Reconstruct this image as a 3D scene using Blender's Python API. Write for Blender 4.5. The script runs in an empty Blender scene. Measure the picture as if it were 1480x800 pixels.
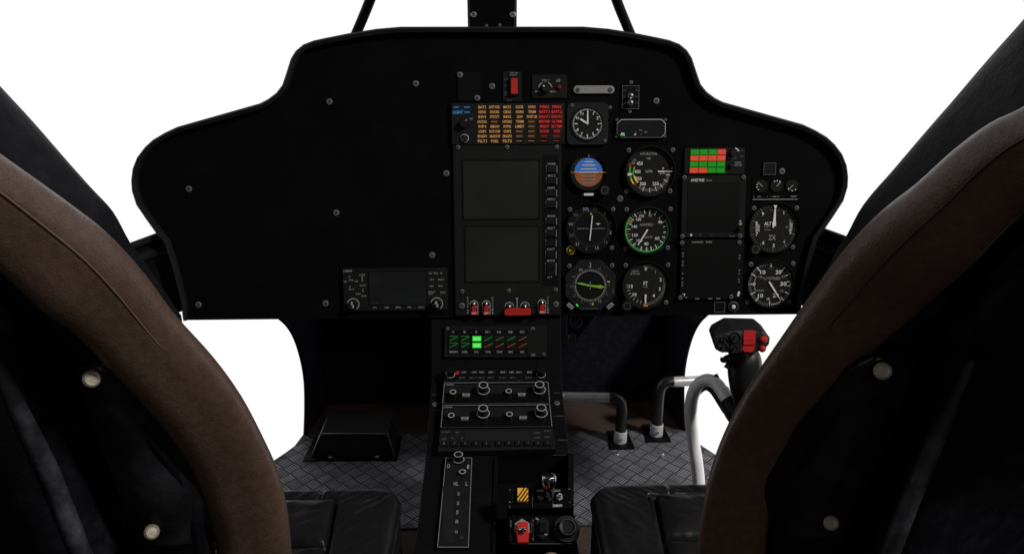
import bpy, bmesh, math, random
from mathutils import Vector, Matrix
random.seed(7)
C = bpy.context.scene.collection
SC = bpy.context.scene
R = math.radians

# ------------------------------------------------------------------ camera
FPX = 1100.0                       # focal length in photo pixels (photo is 1480 wide)
PITCH, YAW = R(20.0), R(-1.41)
EYE = Vector((0, 0, 0.95))
cd = bpy.data.cameras.new('camera'); cam = bpy.data.objects.new('camera', cd); C.objects.link(cam)
cam.location = EYE
cam.rotation_euler = (R(90) - PITCH, 0, YAW)
cd.sensor_width = 36; cd.lens = FPX / 1480 * 36; cd.clip_start = 0.02; cd.clip_end = 200
SC.camera = cam
MW = cam.rotation_euler.to_matrix()
def ray(px, py):                   # direction with unit component along the optical axis
    return MW @ Vector(((px - 740) / FPX, -(py - 400) / FPX, -1.0))
def at(px, py, zc): return EYE + ray(px, py) * zc
def on_z(px, py, z): d = ray(px, py); return EYE + d * ((z - EYE.z) / d.z)
def on_y(px, py, y): d = ray(px, py); return EYE + d * ((y - EYE.y) / d.y)

# ------------------------------------------------------------------ light: white studio surround ahead, dimmed behind and overhead to cut unseen light
w = bpy.data.worlds.new('World'); SC.world = w; w.use_nodes = True
nt = w.node_tree; bg = nt.nodes['Background']
tc = nt.nodes.new('ShaderNodeTexCoord'); sp = nt.nodes.new('ShaderNodeSeparateXYZ')
mr = nt.nodes.new('ShaderNodeMapRange'); mr.inputs[1].default_value = -0.30; mr.inputs[2].default_value = -0.08
mr.inputs[3].default_value = 0.04; mr.inputs[4].default_value = 1.02
nt.links.new(tc.outputs['Generated'], sp.inputs[0]); nt.links.new(sp.outputs['Y'], mr.inputs[0])
mz = nt.nodes.new('ShaderNodeMapRange'); mz.inputs[1].default_value = 0.50; mz.inputs[2].default_value = 0.78
mz.inputs[3].default_value = 1.0; mz.inputs[4].default_value = 0.12
mm_ = nt.nodes.new('ShaderNodeMath'); mm_.operation = 'MULTIPLY'
nt.links.new(sp.outputs['Z'], mz.inputs[0]); nt.links.new(mr.outputs[0], mm_.inputs[0]); nt.links.new(mz.outputs[0], mm_.inputs[1])
nt.links.new(mm_.outputs[0], bg.inputs['Strength']); bg.inputs['Color'].default_value = (1, 1, 1, 1)

def area(name, loc, target, size, power, col=(1, .97, .93)):
    l = bpy.data.lights.new(name, 'AREA'); l.shape = 'DISK'; l.size = size; l.energy = power; l.color = col
    o = bpy.data.objects.new(name, l); C.objects.link(o); o.location = loc
    o.rotation_euler = (Vector(target) - Vector(loc)).to_track_quat('-Z', 'Y').to_euler(); return o
area('studio_key_lamp', (2.6, -0.35, 3.1), (-0.1, 0.75, 0.6), 0.5, 134)
area('studio_front_lamp', (0.7, -1.6, 2.0), (0.1, 1.1, 0.6), 0.5, 8)

SC.view_settings.view_transform = 'Standard'; SC.view_settings.look = 'None'
SC.view_settings.exposure = 0; SC.view_settings.gamma = 1

# ------------------------------------------------------------------ materials
def mat(name, col, rough=.5, spec=.3, metal=0, noise=None, bump=None, emit=None, coat=0):
    m = bpy.data.materials.new(name); m.use_nodes = True
    n = m.node_tree; b = n.nodes['Principled BSDF']
    b.inputs['Base Color'].default_value = (*col, 1); b.inputs['Roughness'].default_value = rough
    b.inputs['Specular IOR Level'].default_value = spec; b.inputs['Metallic'].default_value = metal
    b.inputs['Coat Weight'].default_value = coat
    if emit:
        b.inputs['Emission Color'].default_value = (*emit[0], 1); b.inputs['Emission Strength'].default_value = emit[1]
    t = n.nodes.new('ShaderNodeTexCoord')
    if noise:                       # (scale, amount, colour2)
        nz = n.nodes.new('ShaderNodeTexNoise'); nz.inputs['Scale'].default_value = noise[0]; nz.inputs['Detail'].default_value = 8
        nz.inputs['Roughness'].default_value = .65
        mx = n.nodes.new('ShaderNodeMix'); mx.data_type = 'RGBA'
        mx.inputs[6].default_value = (*col, 1); mx.inputs[7].default_value = (*noise[2], 1)
        rm = n.nodes.new('ShaderNodeMapRange'); rm.inputs[1].default_value = noise[1]; rm.inputs[2].default_value = noise[1] + .22
        n.links.new(t.outputs['Object'], nz.inputs['Vector']); n.links.new(nz.outputs['Fac'], rm.inputs[0])
        n.links.new(rm.outputs[0], mx.inputs[0]); n.links.new(mx.outputs[2], b.inputs['Base Color'])
        r2 = n.nodes.new('ShaderNodeMapRange'); r2.inputs[3].default_value = max(.05, rough - .1); r2.inputs[4].default_value = min(1, rough + .15)
        n.links.new(nz.outputs['Fac'], r2.inputs[0]); n.links.new(r2.outputs[0], b.inputs['Roughness'])
    if bump:                        # list of (kind, scale, strength, distance)
        prev = None
        for kind, sc, st, ds in bump:
            if kind == 'voronoi':
                v = n.nodes.new('ShaderNodeTexVoronoi'); v.feature = 'DISTANCE_TO_EDGE'; out = v.outputs['Distance']
            else:
                v = n.nodes.new('ShaderNodeTexNoise'); v.inputs['Detail'].default_value = 6; out = v.outputs['Fac']
                if kind == 'crease': v.inputs['Distortion'].default_value = 1.6
            v.inputs['Scale'].default_value = sc; n.links.new(t.outputs['Object'], v.inputs['Vector'])
            bp = n.nodes.new('ShaderNodeBump'); bp.inputs['Strength'].default_value = st; bp.inputs['Distance'].default_value = ds
            n.links.new(out, bp.inputs['Height'])
            if prev: n.links.new(prev.outputs[0], bp.inputs['Normal'])
            prev = bp
        n.links.new(prev.outputs[0], b.inputs['Normal'])
    return m
M = {}
M['panel'] = mat('black_panel_paint', (.0016, .0016, .0017), .8, .05, noise=(9, .45, (.0034, .0034, .0035)), bump=[('noise', 500, .15, .0003)])
M['hood'] = mat('black_hood', (.0065, .0065, .0075), .6, .12, noise=(14, .5, (.010, .010, .0115)), bump=[('noise', 300, .2, .0004)])
M['plate'] = mat('dark_grey_faceplate', (.0085, .0085, .0085), .65, .07, noise=(60, .5, (.0115, .0115, .0115)))
M['plate2'] = mat('darker_faceplate', (.0042, .0042, .0045), .65, .06)
M['mfd'] = mat('display_bezel_plastic', (.0088, .0092, .0092), .6, .08, noise=(40, .5, (.0115, .012, .0116)))
M['screen'] = mat('unlit_screen_glass', (.0135, .0150, .0135), .3, .12, noise=(6, .45, (.0175, .0172, .0155)))
M['screen_dark'] = mat('unlit_dark_screen', (.0058, .0058, .0058), .35, .08)
M['screen_slate'] = mat('slate_lcd_glass', (.012, .0125, .0145), .3, .12, noise=(14, .45, (.0145, .0175, .015)))
M['lcd_dark'] = mat('dark_blue_lcd', (.0055, .0070, .0080), .35, .06)
M['bezel'] = mat('gauge_bezel', (.0055, .0055, .0062), .5, .12)
M['bezel_grey'] = mat('gauge_case_grey', (.010, .010, .0125), .5, .10, noise=(70, .5, (.0135, .0135, .0145)))
M['dial'] = mat('matt_dial', (.0130, .0130, .0122), .8, .04, noise=(90, .5, (.017, .017, .0162)))
M['dial_dark'] = mat('dark_dial', (.0072, .0078, .0078), .8, .04)
M['white'] = mat('white_marking_paint', (.62, .62, .60), .7, .1)
M['pale'] = mat('faded_marking_paint', (.24, .24, .24), .7, .1)
M['dim'] = mat('dim_marking_paint', (.09, .09, .09), .7, .1)
M['blue'] = mat('sky_blue_ball', (.045, .18, .62), .6, .1)
M['brownball'] = mat('ground_brown_ball', (.27, .095, .035), .6, .1)
M['green'] = mat('green_marking', (.03, .42, .05), .6, .1)
M['amber_guard'] = mat('amber_guard_paint', (.75, .36, .03), .5, .2)
M['dark_chrome'] = mat('dark_chrome', (.34, .34, .35), .14, .5, metal=1)
M['lime'] = mat('lime_pointer', (.20, .38, .04), .6, .1)
M['yellow'] = mat('yellow_marking', (.75, .52, .05), .6, .1)
M['orange'] = mat('orange_marking', (.65, .22, .03), .6, .1)
M['redmark'] = mat('red_marking', (.35, .02, .02), .6, .1)
M['red'] = mat('red_plastic', (.40, .012, .010), .4, .25, noise=(150, .5, (.30, .009, .008)))
M['redguard'] = mat('red_guard_paint', (.36, .018, .012), .45, .2)
M['screw'] = mat('grey_screw', (.115, .115, .115), .5, .2, metal=.2, noise=(300, .5, (.07, .07, .07)))
M['screwdark'] = mat('dull_screw', (.085, .085, .085), .5, .3, metal=.1)
M['slot'] = mat('screw_slot', (.008, .008, .008), .8, .05)
M['steel'] = mat('brushed_steel', (.55, .55, .56), .32, .5, metal=.9, noise=(40, .5, (.42, .42, .44)))
M['barsteel'] = mat('dull_grey_metal', (.20, .20, .20), .55, .3, metal=.1, noise=(200, .5, (.16, .16, .16)))
M['silver'] = mat('silver_painted_tube', (.92, .92, .92), .28, .6, metal=0, noise=(30, .5, (.82, .82, .81)))
M['chrome'] = mat('chrome', (.75, .75, .76), .12, .5, metal=1)
M['knob'] = mat('black_knob', (.0055, .0055, .006), .45, .15)
M['ring'] = mat('knob_edge_line', (.30, .30, .30), .5, .2)
M['amber_lit'] = mat('amber_lit_legend', (.3, .16, .06), .6, .1, emit=((1, .56, .22), .30))
M['amber_dim'] = mat('amber_dim_legend', (.2, .12, .05), .6, .1, emit=((1, .6, .3), .12))
M['amber_glow'] = mat('amber_legend_window', (.02, .009, .003), .5, .1, emit=((1, .33, .04), .016))
M['red_lit'] = mat('red_lit_legend', (.3, .02, .02), .6, .1, emit=((1, .07, .07), .33))
M['red_dim'] = mat('red_dim_legend', (.2, .03, .02), .6, .1, emit=((1, .12, .08), .10))
M['red_glow'] = mat('red_legend_window', (.02, .003, .003), .5, .1, emit=((1, .03, .03), .035))
M['blue_lit'] = mat('blue_lit_legend', (.05, .15, .3), .6, .1, emit=((.14, .5, 1), .24))
M['blue_glow'] = mat('blue_legend_window', (.004, .012, .02), .5, .1, emit=((.05, .3, 1), .010))
M['green_cap'] = mat('green_lit_cap', (.005, .08, .005), .5, .1, emit=((.02, .9, .02), .17))
M['red_cap'] = mat('red_lit_cap', (.15, .02, .008), .5, .1, emit=((1, .10, .03), .42))
M['rose_cap'] = mat('rose_lit_cap', (.2, .012, .02), .5, .1, emit=((1, .07, .08), .40))
M['cap_ink_g'] = mat('green_cap_ink', (.02, .15, .02), .5, .2, emit=((.14, .8, .14), .16))
M['cap_ink_r'] = mat('red_cap_ink', (.25, .05, .03), .5, .2, emit=((1, .17, .08), .36))
M['green_lit'] = mat('green_lit_window', (.03, .4, .03), .5, .2, emit=((.04, 1, .06), .55))
M['green_ink'] = mat('green_pale_ink', (.3, .6, .3), .5, .2, emit=((.4, 1, .4), .4))
M['green_bar'] = mat('green_slash', (.03, .15, .04), .6, .1, emit=((.1, 1, .15), .05))
M['red_bar'] = mat('red_slash', (.22, .06, .03), .6, .1, emit=((1, .2, .1), .05))
M['green_glass'] = mat('green_legend_glass', (.002, .012, .003), .5, .1, emit=((.05, 1, .1), .004))
M['red_glass'] = mat('red_legend_glass', (.012, .003, .002), .5, .1, emit=((1, .1, .05), .005))
M['console'] = mat('console_black', (.0028, .0028, .0030), .65, .07, noise=(18, .5, (.0046, .0046, .0048)), bump=[('noise', 400, .15, .0003)])
M['gloss'] = mat('glossy_black_lens', (.0035, .0035, .004), .2, .2)
M['edge'] = mat('pale_edge_line', (.17, .17, .18), .5, .3)  # pale line drawn along unit edges
M['cover_edge'] = mat('cover_edge_highlight', (.16, .16, .17), .5, .3)  # pale colour for the highlights on the cover's edges
M['edge_dim'] = mat('dull_edge_line', (.06, .06, .065), .5, .3)
M['tread'] = mat('tread_plate_metal', (.042, .042, .050), .55, .15, metal=.1, noise=(16, .45, (.064, .064, .074)))
M['tread_bar'] = mat('polished_tread_bar', (.26, .26, .29), .42, .3, metal=.3, noise=(22, .45, (.11, .11, .125)))
M['carpet'] = mat('brown_grey_carpet', (.075, .054, .044), .95, .03, noise=(320, .42, (.028, .019, .016)), bump=[('noise', 600, .8, .002)])
M['bulk'] = mat('navy_black_fabric', (.008, .0085, .0140), .85, .06, noise=(60, .48, (.0170, .0180, .0260)), bump=[('noise', 260, .4, .001)])
M['frame'] = mat('black_airframe_paint', (.0028, .0028, .0034), .5, .09, noise=(20, .5, (.0045, .0045, .0052)))
M['leather'] = mat('black_leather', (.0034, .0034, .0046), .42, .04, noise=(40, .46, (.0075, .0075, .0098)),
               bump=[('voronoi', 420, .25, .0010), ('noise', 90, .4, .002)])
M['leather_soft'] = mat('black_soft_leather', (.0055, .0053, .0062), .38, .20, noise=(9, .45, (.0085, .0080, .0088)),
                   bump=[('voronoi', 420, .12, .0006), ('crease', 34, .30, .0025)])
M['highlight_fold'] = mat('highlight_leather_fold', (.012, .012, .015), .33, .6, noise=(30, .44, (.040, .040, .048)), bump=[('crease', 50, .4, .003)])  # leather lightened to carry the ridge highlight
M['strap'] = mat('black_strap_leather', (.0045, .0047, .0058), .32, .16, noise=(18, .47, (.012, .012, .014)), bump=[('crease', 30, .5, .004)])
M['brown'] = mat('brown_leather', (.062, .038, .028), .36, .22, noise=(160, .40, (.046, .028, .021)),
                 bump=[('voronoi', 420, .3, .0010), ('crease', 90, .3, .0012), ('noise', 26, .25, .003)])
M['seam_lit'] = mat('lit_brown_seam', (.085, .053, .040), .45, .3)
M['seam_shaded'] = mat('shaded_brown_seam', (.012, .008, .006), .6, .2)
M['snap'] = mat('aged_brass_snap', (.19, .17, .125), .5, .3, metal=.3, noise=(160, .5, (.11, .095, .07)), bump=[('noise', 400, .4, .0006)])
M['rubber'] = mat('black_rubber', (.006, .006, .0065), .55, .2)
M['grip'] = mat('black_moulded_grip', (.010, .010, .011), .35, .3, bump=[('noise', 500, .12, .0004)])
M['blacktube'] = mat('worn_black_tube', (.010, .010, .013), .3, .5, noise=(45, .62, (.12, .12, .13)))
M['worn'] = mat('worn_bare_steel', (.62, .60, .60), .3, .6, metal=.3, noise=(24, .52, (.20, .19, .195)))
M['lamp_dull'] = mat('dull_red_lens', (.10, .012, .010), .4, .2)
M['cover'] = mat('black_cover_paint', (.009, .0095, .0108), .4, .25, noise=(30, .5, (.014, .014, .016)))
M['brass'] = mat('tan_brass_tube', (.22, .19, .10), .45, .3, metal=.3)

# ------------------------------------------------------------------ mesh builder
_tc = {}
def text_mesh(s):
    if s in _tc: return _tc[s]
    cu = bpy.data.curves.new('t', 'FONT'); cu.body = s; cu.size = 1; cu.resolution_u = 2; cu.offset = .012
    o = bpy.data.objects.new('t', cu); me = bpy.data.meshes.new_from_object(o)
    vs = [v.co.copy() for v in me.vertices]; fs = [tuple(p.vertices) for p in me.polygons]
    bpy.data.objects.remove(o); bpy.data.curves.remove(cu); bpy.data.meshes.remove(me)
    if vs:
        x0 = min(v.x for v in vs); x1 = max(v.x for v in vs); y0 = min(v.y for v in vs); y1 = max(v.y for v in vs)
    else: x0 = y0 = 0; x1 = y1 = 1
    _tc[s] = (vs, fs, x0, x1, y0, y1); return _tc[s]

class MB:
    """collects shapes in local coords; xy scaled by s about o (z in metres)"""
    def __init__(self, s=1.0, o=(0, 0), f=None):
        self.v = []; self.f = []; self.m = []; self.sm = []; self.mats = []; self.s = s; self.o = o; self.fn = f
    def P(self, x, y, z):
        if self.fn: return self.fn(x, y, z)
        return Vector((self.o[0] + x * self.s, self.o[1] + y * self.s, z))
    def mi(self, m):
        m = M[m]
        if m not in self.mats: self.mats.append(m)
        return self.mats.index(m)
    def add(self, vs, fs, m, smooth=False):
        b = len(self.v); self.v += [Vector(v) for v in vs]; k = self.mi(m)
        for f in fs: self.f.append(tuple(b + i for i in f)); self.m.append(k); self.sm.append(smooth)
    def poly(self, pts, z, m): self.add([self.P(x, y, z) for x, y in pts], [tuple(range(len(pts)))], m)
    def rect(self, x0, y0, x1, y1, z, m): self.poly([(x0, y0), (x1, y0), (x1, y1), (x0, y1)], z, m)
    def prism(self, pts, z0, z1, m, bev=0, top=None):
        n = len(pts); a = sum(x * pts[(i + 1) % n][1] - pts[(i + 1) % n][0] * y for i, (x, y) in enumerate(pts))
        if a < 0: pts = pts[::-1]
        cx = sum(p[0] for p in pts) / n; cy = sum(p[1] for p in pts) / n
        rings = [(pts, z0), (pts, z1)]
        if bev:
            zb = z1 - bev * (self.s if not self.fn else 1) if not self.fn else z1 - .001
            ins = []
            for i in range(n):
                a_ = Vector(pts[i - 1]); b_ = Vector(pts[i]); c_ = Vector(pts[(i + 1) % n])
                d1 = (b_ - a_).normalized(); d2 = (c_ - b_).normalized()
                n1 = Vector((-d1.y, d1.x)); n2 = Vector((-d2.y, d2.x)); q = (n1 + n2)
                q = q / max(.3, (1 + n1.dot(n2))) if q.length > 1e-6 else n1
                ins.append((b_.x + q.x * bev, b_.y + q.y * bev))
            rings = [(pts, z0), (pts, zb), (ins, z1)]
        vs = []
        for pp, z in rings: vs += [self.P(x, y, z) for x, y in pp]
        fs = []
        for r in range(len(rings) - 1):
            for i in range(n):
                j = (i + 1) % n; fs.append((r * n + i, r * n + j, (r + 1) * n + j, (r + 1) * n + i))
        self.add(vs, fs, m); self.add([self.P(x, y, rings[-1][1]) for x, y in rings[-1][0]], [tuple(range(n))], top or m)
    def box(self, x0, y0, x1, y1, z0, z1, m, bev=0, top=None):
        self.prism([(x0, y0), (x1, y0), (x1, y1), (x0, y1)], z0, z1, m, bev, top)
    def rbox(self, x0, y0, x1, y1, r, z0, z1, m, bev=0, top=None, k=5):
        pts = []
        for cx, cy, a0 in ((x1 - r, y1 - r, 0), (x0 + r, y1 - r, 90), (x0 + r, y0 + r, 180), (x1 - r, y0 + r, 270)):
            for i in range(k + 1):
                a = R(a0 + 90 * i / k); pts.append((cx + r * math.cos(a), cy + r * math.sin(a)))
        self.prism(pts, z0, z1, m, bev, top)
    def circ(self, cx, cy, r, n=40, a0=0, a1=360):
        k = n if a1 - a0 >= 360 else n + 1
        return [(cx + r * math.cos(R(a0 + (a1 - a0) * i / n)), cy + r * math.sin(R(a0 + (a1 - a0) * i / n))) for i in range(k)]
    def disk(self, cx, cy, r, z, m, n=40): self.poly(self.circ(cx, cy, r, n), z, m)
    def lathe(self, cx, cy, prof, m, n=36, mats=None, smooth=True, kn=0):
        """prof: (r, z) from base to tip"""
        for q in range(len(prof) - 1):
            (r0, z0), (r1, z1) = prof[q], prof[q + 1]
            vs = []
            for i in range(n):
                a = 2 * math.pi * i / n; k = 1 + (kn if i % 2 else 0) * (1 if r0 and r1 else 0)
                vs.append(self.P(cx + r0 * k * math.cos(a), cy + r0 * k * math.sin(a), z0))
            for i in range(n):
                a = 2 * math.pi * i / n; k = 1 + (kn if i % 2 else 0)
                vs.append(self.P(cx + r1 * k * math.cos(a), cy + r1 * k * math.sin(a), z1))
            self.add(vs, [(i, (i + 1) % n, n + (i + 1) % n, n + i) for i in range(n)], mats[q] if mats else m, smooth)
    def ring(self, cx, cy, r0, r1, z, m, a0=0, a1=360, n=48):
        n = max(4, int(n * (a1 - a0) / 360)); vs = []
        for i in range(n + 1):
            a = R(a0 + (a1 - a0) * i / n)
            vs += [self.P(cx + r0 * math.cos(a), cy + r0 * math.sin(a), z), self.P(cx + r1 * math.cos(a), cy + r1 * math.sin(a), z)]
        self.add(vs, [(2 * i, 2 * i + 1, 2 * i + 3, 2 * i + 2) for i in range(n)], m)
    def line(self, x0, y0, x1, y1, wd, z, m, w2=None):
        d = Vector((x1 - x0, y1 - y0)); L = d.length or 1; nx, ny = -d.y / L / 2, d.x / L / 2; w2 = wd if w2 is None else w2
        self.poly([(x0 - nx * wd, y0 - ny * wd), (x1 - nx * w2, y1 - ny * w2), (x1 + nx * w2, y1 + ny * w2), (x0 + nx * wd, y0 + ny * wd)], z, m)
    def ticks(self, cx, cy, r0, r1, degs, wd, z, m):      # degrees clockwise from 12 o'clock
        for d in degs:
            s, c = math.sin(R(d)), math.cos(R(d)); self.line(cx + r0 * s, cy + r0 * c, cx + r1 * s, cy + r1 * c, wd, z, m)
    def text(self, s, cx, cy, h, z, m, w=None, rot=0, align='c'):
        vs, fs, x0, x1, y0, y1 = text_mesh(s)
        if not vs: return
        k = h / max(y1 - y0, .3 if s in '--...' else .01); kx = k if w is None else w / max(x1 - x0, .01)
        ca, sa = math.cos(R(rot)), math.sin(R(rot)); ax = {'c': (x0 + x1) / 2, 'l': x0, 'r': x1}[align]; out = []
        for v in vs:
            x = (v.x - ax) * kx; y = (v.y - (y0 + y1) / 2) * k
            out.append(self.P(cx + x * ca - y * sa, cy + x * sa + y * ca, z))
        self.add(out, fs, m)
    def screw(self, cx, cy, r, z, m='screw', h=.0015):
        hz = h
        self.lathe(cx, cy, [(r, z), (r * .95, z + hz * .7), (r * .75, z + hz)], m, 20)
        self.disk(cx, cy, r * .75, z + hz, m, 20)
        a = random.random() * 180; s, c = math.sin(R(a)) * r * .5, math.cos(R(a)) * r * .5
        self.ring(cx, cy, r * .38, r * .50, z + hz + .0001, 'slot', n=16)
        self.line(cx - c, cy - s, cx + c, cy + s, r * .22, z + hz + .0002, 'slot')
    def build(self, name, parent=None, loc=None, smooth_angle=None):
        me = bpy.data.meshes.new(name); me.from_pydata([tuple(v) for v in self.v], [], self.f)
        for mm in self.mats: me.materials.append(mm)
        me.polygons.foreach_set('material_index', self.m); me.polygons.foreach_set('use_smooth', self.sm); me.update()
        o = bpy.data.objects.new(name, me); C.objects.link(o)
        if parent: o.parent = parent
        if loc is not None: o.location = loc
        return o

def mesh_obj(name, vs, fs, m, parent=None, smooth=True, loc=None, mods=()):
    me = bpy.data.meshes.new(name); me.from_pydata([tuple(v) for v in vs], [], fs)
    bm = bmesh.new(); bm.from_mesh(me); bmesh.ops.recalc_face_normals(bm, faces=bm.faces); bm.to_mesh(me); bm.free()
    me.materials.append(M[m]); me.polygons.foreach_set('use_smooth', [smooth] * len(me.polygons)); me.update()
    o = bpy.data.objects.new(name, me); C.objects.link(o)
    if parent: o.parent = parent
    if loc is not None: o.location = loc
    return o
def rel(pts, o): return [Vector(p) - Vector(o) for p in pts]
def thing(name, label, cat, loc=(0, 0, 0), group=None):
    o = bpy.data.objects.new(name, None); C.objects.link(o); o.location = loc; o.empty_display_size = .05
    return tag(o, label, cat, group)
def tag(o, label, cat, group=None):
    o['label'] = label; o['category'] = cat
    if group: o['group'] = group
    return o
def crom(pts, k=6):
    pts = [Vector(p) for p in pts]; out = []
    for i in range(len(pts) - 1):
        p0 = pts[max(i - 1, 0)]; p1 = pts[i]; p2 = pts[i + 1]; p3 = pts[min(i + 2, len(pts) - 1)]
        for j in range(k):
            t = j / k
            out.append(.5 * ((2 * p1) + (p2 - p0) * t + (2 * p0 - 5 * p1 + 4 * p2 - p3) * t * t + (3 * p1 - p0 - 3 * p2 + p3) * t ** 3))
    out.append(pts[-1]); return out
def tube(name, pts, rad, m, parent=None, n=20, smooth_path=True, loc=(0, 0, 0), k=6, flat=1.0):
    """rad: number or list per control point"""
    if not isinstance(rad, (list, tuple)): rad = [rad] * len(pts)
    if smooth_path:
        q = crom([(*p, ) for p in pts], k); rr = [v.x for v in crom([(r, 0, 0) for r in rad], k)]
    else: q = [Vector(p) for p in pts]; rr = list(rad)
    vs = []; nrm = None
    for i, p in enumerate(q):
        t = (q[min(i + 1, len(q) - 1)] - q[max(i - 1, 0)]).normalized()
        if nrm is None: nrm = t.orthogonal().normalized()
        nrm = (nrm - t * nrm.dot(t)).normalized(); b = t.cross(nrm)
        for j in range(n):
            a = 2 * math.pi * j / n; vs.append(p - Vector(loc) + (nrm * math.cos(a) + b * math.sin(a) * flat) * rr[i])
    fs = [(i * n + j, i * n + (j + 1) % n, (i + 1) * n + (j + 1) % n, (i + 1) * n + j) for i in range(len(q) - 1) for j in range(n)]
    fs += [tuple(range(n))[::-1], tuple((len(q) - 1) * n + j for j in range(n))]
    return mesh_obj(name, vs, fs, m, parent, True, loc if parent is None or any(loc) else None)

class Frame:
    def __init__(self, origin, u, v):
        self.o = Vector(origin); self.u = Vector(u).normalized(); self.v = Vector(v).normalized(); self.n = self.u.cross(self.v).normalized()
        self.v = self.n.cross(self.u)
    def L(self, px, py, lift=0):
        d = ray(px, py); t = (self.o + self.n * lift - EYE).dot(self.n) / d.dot(self.n); p = EYE + d * t - self.o
        return p.dot(self.u), p.dot(self.v)
    def scale(self, px, py):
        a = self.L(px - 5, py); b = self.L(px + 5, py); return math.dist(a, b) / 10
    def mat4(self):
        return Matrix(((self.u.x, self.v.x, self.n.x, self.o.x), (self.u.y, self.v.y, self.n.y, self.o.y), (self.u.z, self.v.z, self.n.z, self.o.z), (0, 0, 0, 1)))
    def W(self, a, b, c=0): return self.o + self.u * a + self.v * b + self.n * c

# =================================================================== THE SETTING: floor
def floor_edge(side):
    px = [(475, 583), (460, 603), (443, 621), (437, 629), (425, 645), (410, 656), (392, 668), (365, 684), (330, 700)]
    pts = [on_z(x, y, 0) for x, y in px]
    pts = [Vector((abs(p.x) * side, p.y, 0)) for p in pts]
    return pts + [Vector((side * .66, 1.16, 0)), Vector((side * .72, .95, 0)), Vector((side * .72, .1, 0))]
mb = MB(); le = floor_edge(-1); re_ = floor_edge(1)
outl = [(p.x, p.y) for p in le] + [(p.x, p.y) for p in re_[::-1]]
mb.prism(outl, -.03, 0, 'frame', top='carpet')
fl = mb.build('floor'); fl['kind'] = 'structure'

def inside(pt, poly):
    x, y = pt; c = False; n = len(poly)
    for i in range(n):
        x0, y0 = poly[i]; x1, y1 = poly[(i + 1) % n]
        if (y0 > y) != (y1 > y) and x < (x1 - x0) * (y - y0) / (y1 - y0) + x0: c = not c
    return c
PL_Y0, PL_Y1 = 1.205, 1.545
def tread_plate(side, label):
    ed = [(p.x, p.y) for p in (le if side < 0 else re_) if PL_Y0 < p.y < PL_Y1]
    # crossing points on the floor edge
    full = [(p.x, p.y) for p in (le if side < 0 else re_)]
    def xat(y):
        for (x0, y0), (x1, y1) in zip(full, full[1:]):
            if (y0 - y) * (y1 - y) <= 0 and y0 != y1: return x0 + (x1 - x0) * (y - y0) / (y1 - y0)
    ins = -side * .004
    poly = [(side * .107, PL_Y0), (side * .107, PL_Y1), (xat(PL_Y1) + ins, PL_Y1)] + [(x + ins, y) for x, y in ed] + [(xat(PL_Y0) + ins, PL_Y0)]
    c = (side * .3, 1.35); P = [(x - c[0], y - c[1]) for x, y in poly]
    m = MB(); m.prism(P, .0005, .004, 'tread')
    s = .028; bars = 5; rng = random.Random(3)
    for i in range(-22, 23):
        for j in range(-22, 23):
            # lattice rotated by 45 degrees
            gx = (i + j) * s / math.sqrt(2) ; gy = (i - j) * s / math.sqrt(2) * 1.0
            if not inside((gx, gy), P): continue
            ang = R(45) if (i + j) % 2 == 0 else R(-45)
            ca, sa = math.cos(ang), math.sin(ang)
            for b in range(bars):
                off = (b - 2) * s * .195; L = s * .47; wd = s * .052
                pts = [(-L, 0), (-L * .7, -wd), (L * .7, -wd), (L, 0), (L * .7, wd), (-L * .7, wd)]
                vs = []
                for (qx, qy) in pts: vs.append((gx + qx * ca - (qy + off) * sa, gy + qx * sa + (qy + off) * ca, .0041))
                if not all(inside((v[0], v[1]), P) for v in vs): continue
                for (qx, qy) in ((-L * .7, 0), (L * .7, 0)): vs.append((gx + qx * ca - off * sa, gy + qx * sa + off * ca, .0045))
                m.add(vs, [(0, 1, 6), (1, 2, 7, 6), (2, 3, 7), (3, 4, 7), (4, 5, 6, 7), (5, 0, 6)], 'tread_bar')
    o = m.build('tread_plate', loc=(c[0], c[1], 0)); tag(o, label, 'floor plate')
    for px, py in (() if side < 0 else ((891, 656), (956, 656))):
        p = on_z(px, py, .004); sc = MB(); sc.screw(0, 0, .006, 0, 'steel', .003); sc.build('bolt', o, p - Vector((c[0], c[1], 0)))
    return o
tread_plate(-1, 'dark metal tread plate floor under the sloped black pedal cover, left of the console')
tread_plate(1, 'dark metal tread plate floor under the two bent pedals, right of the console')

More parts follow.
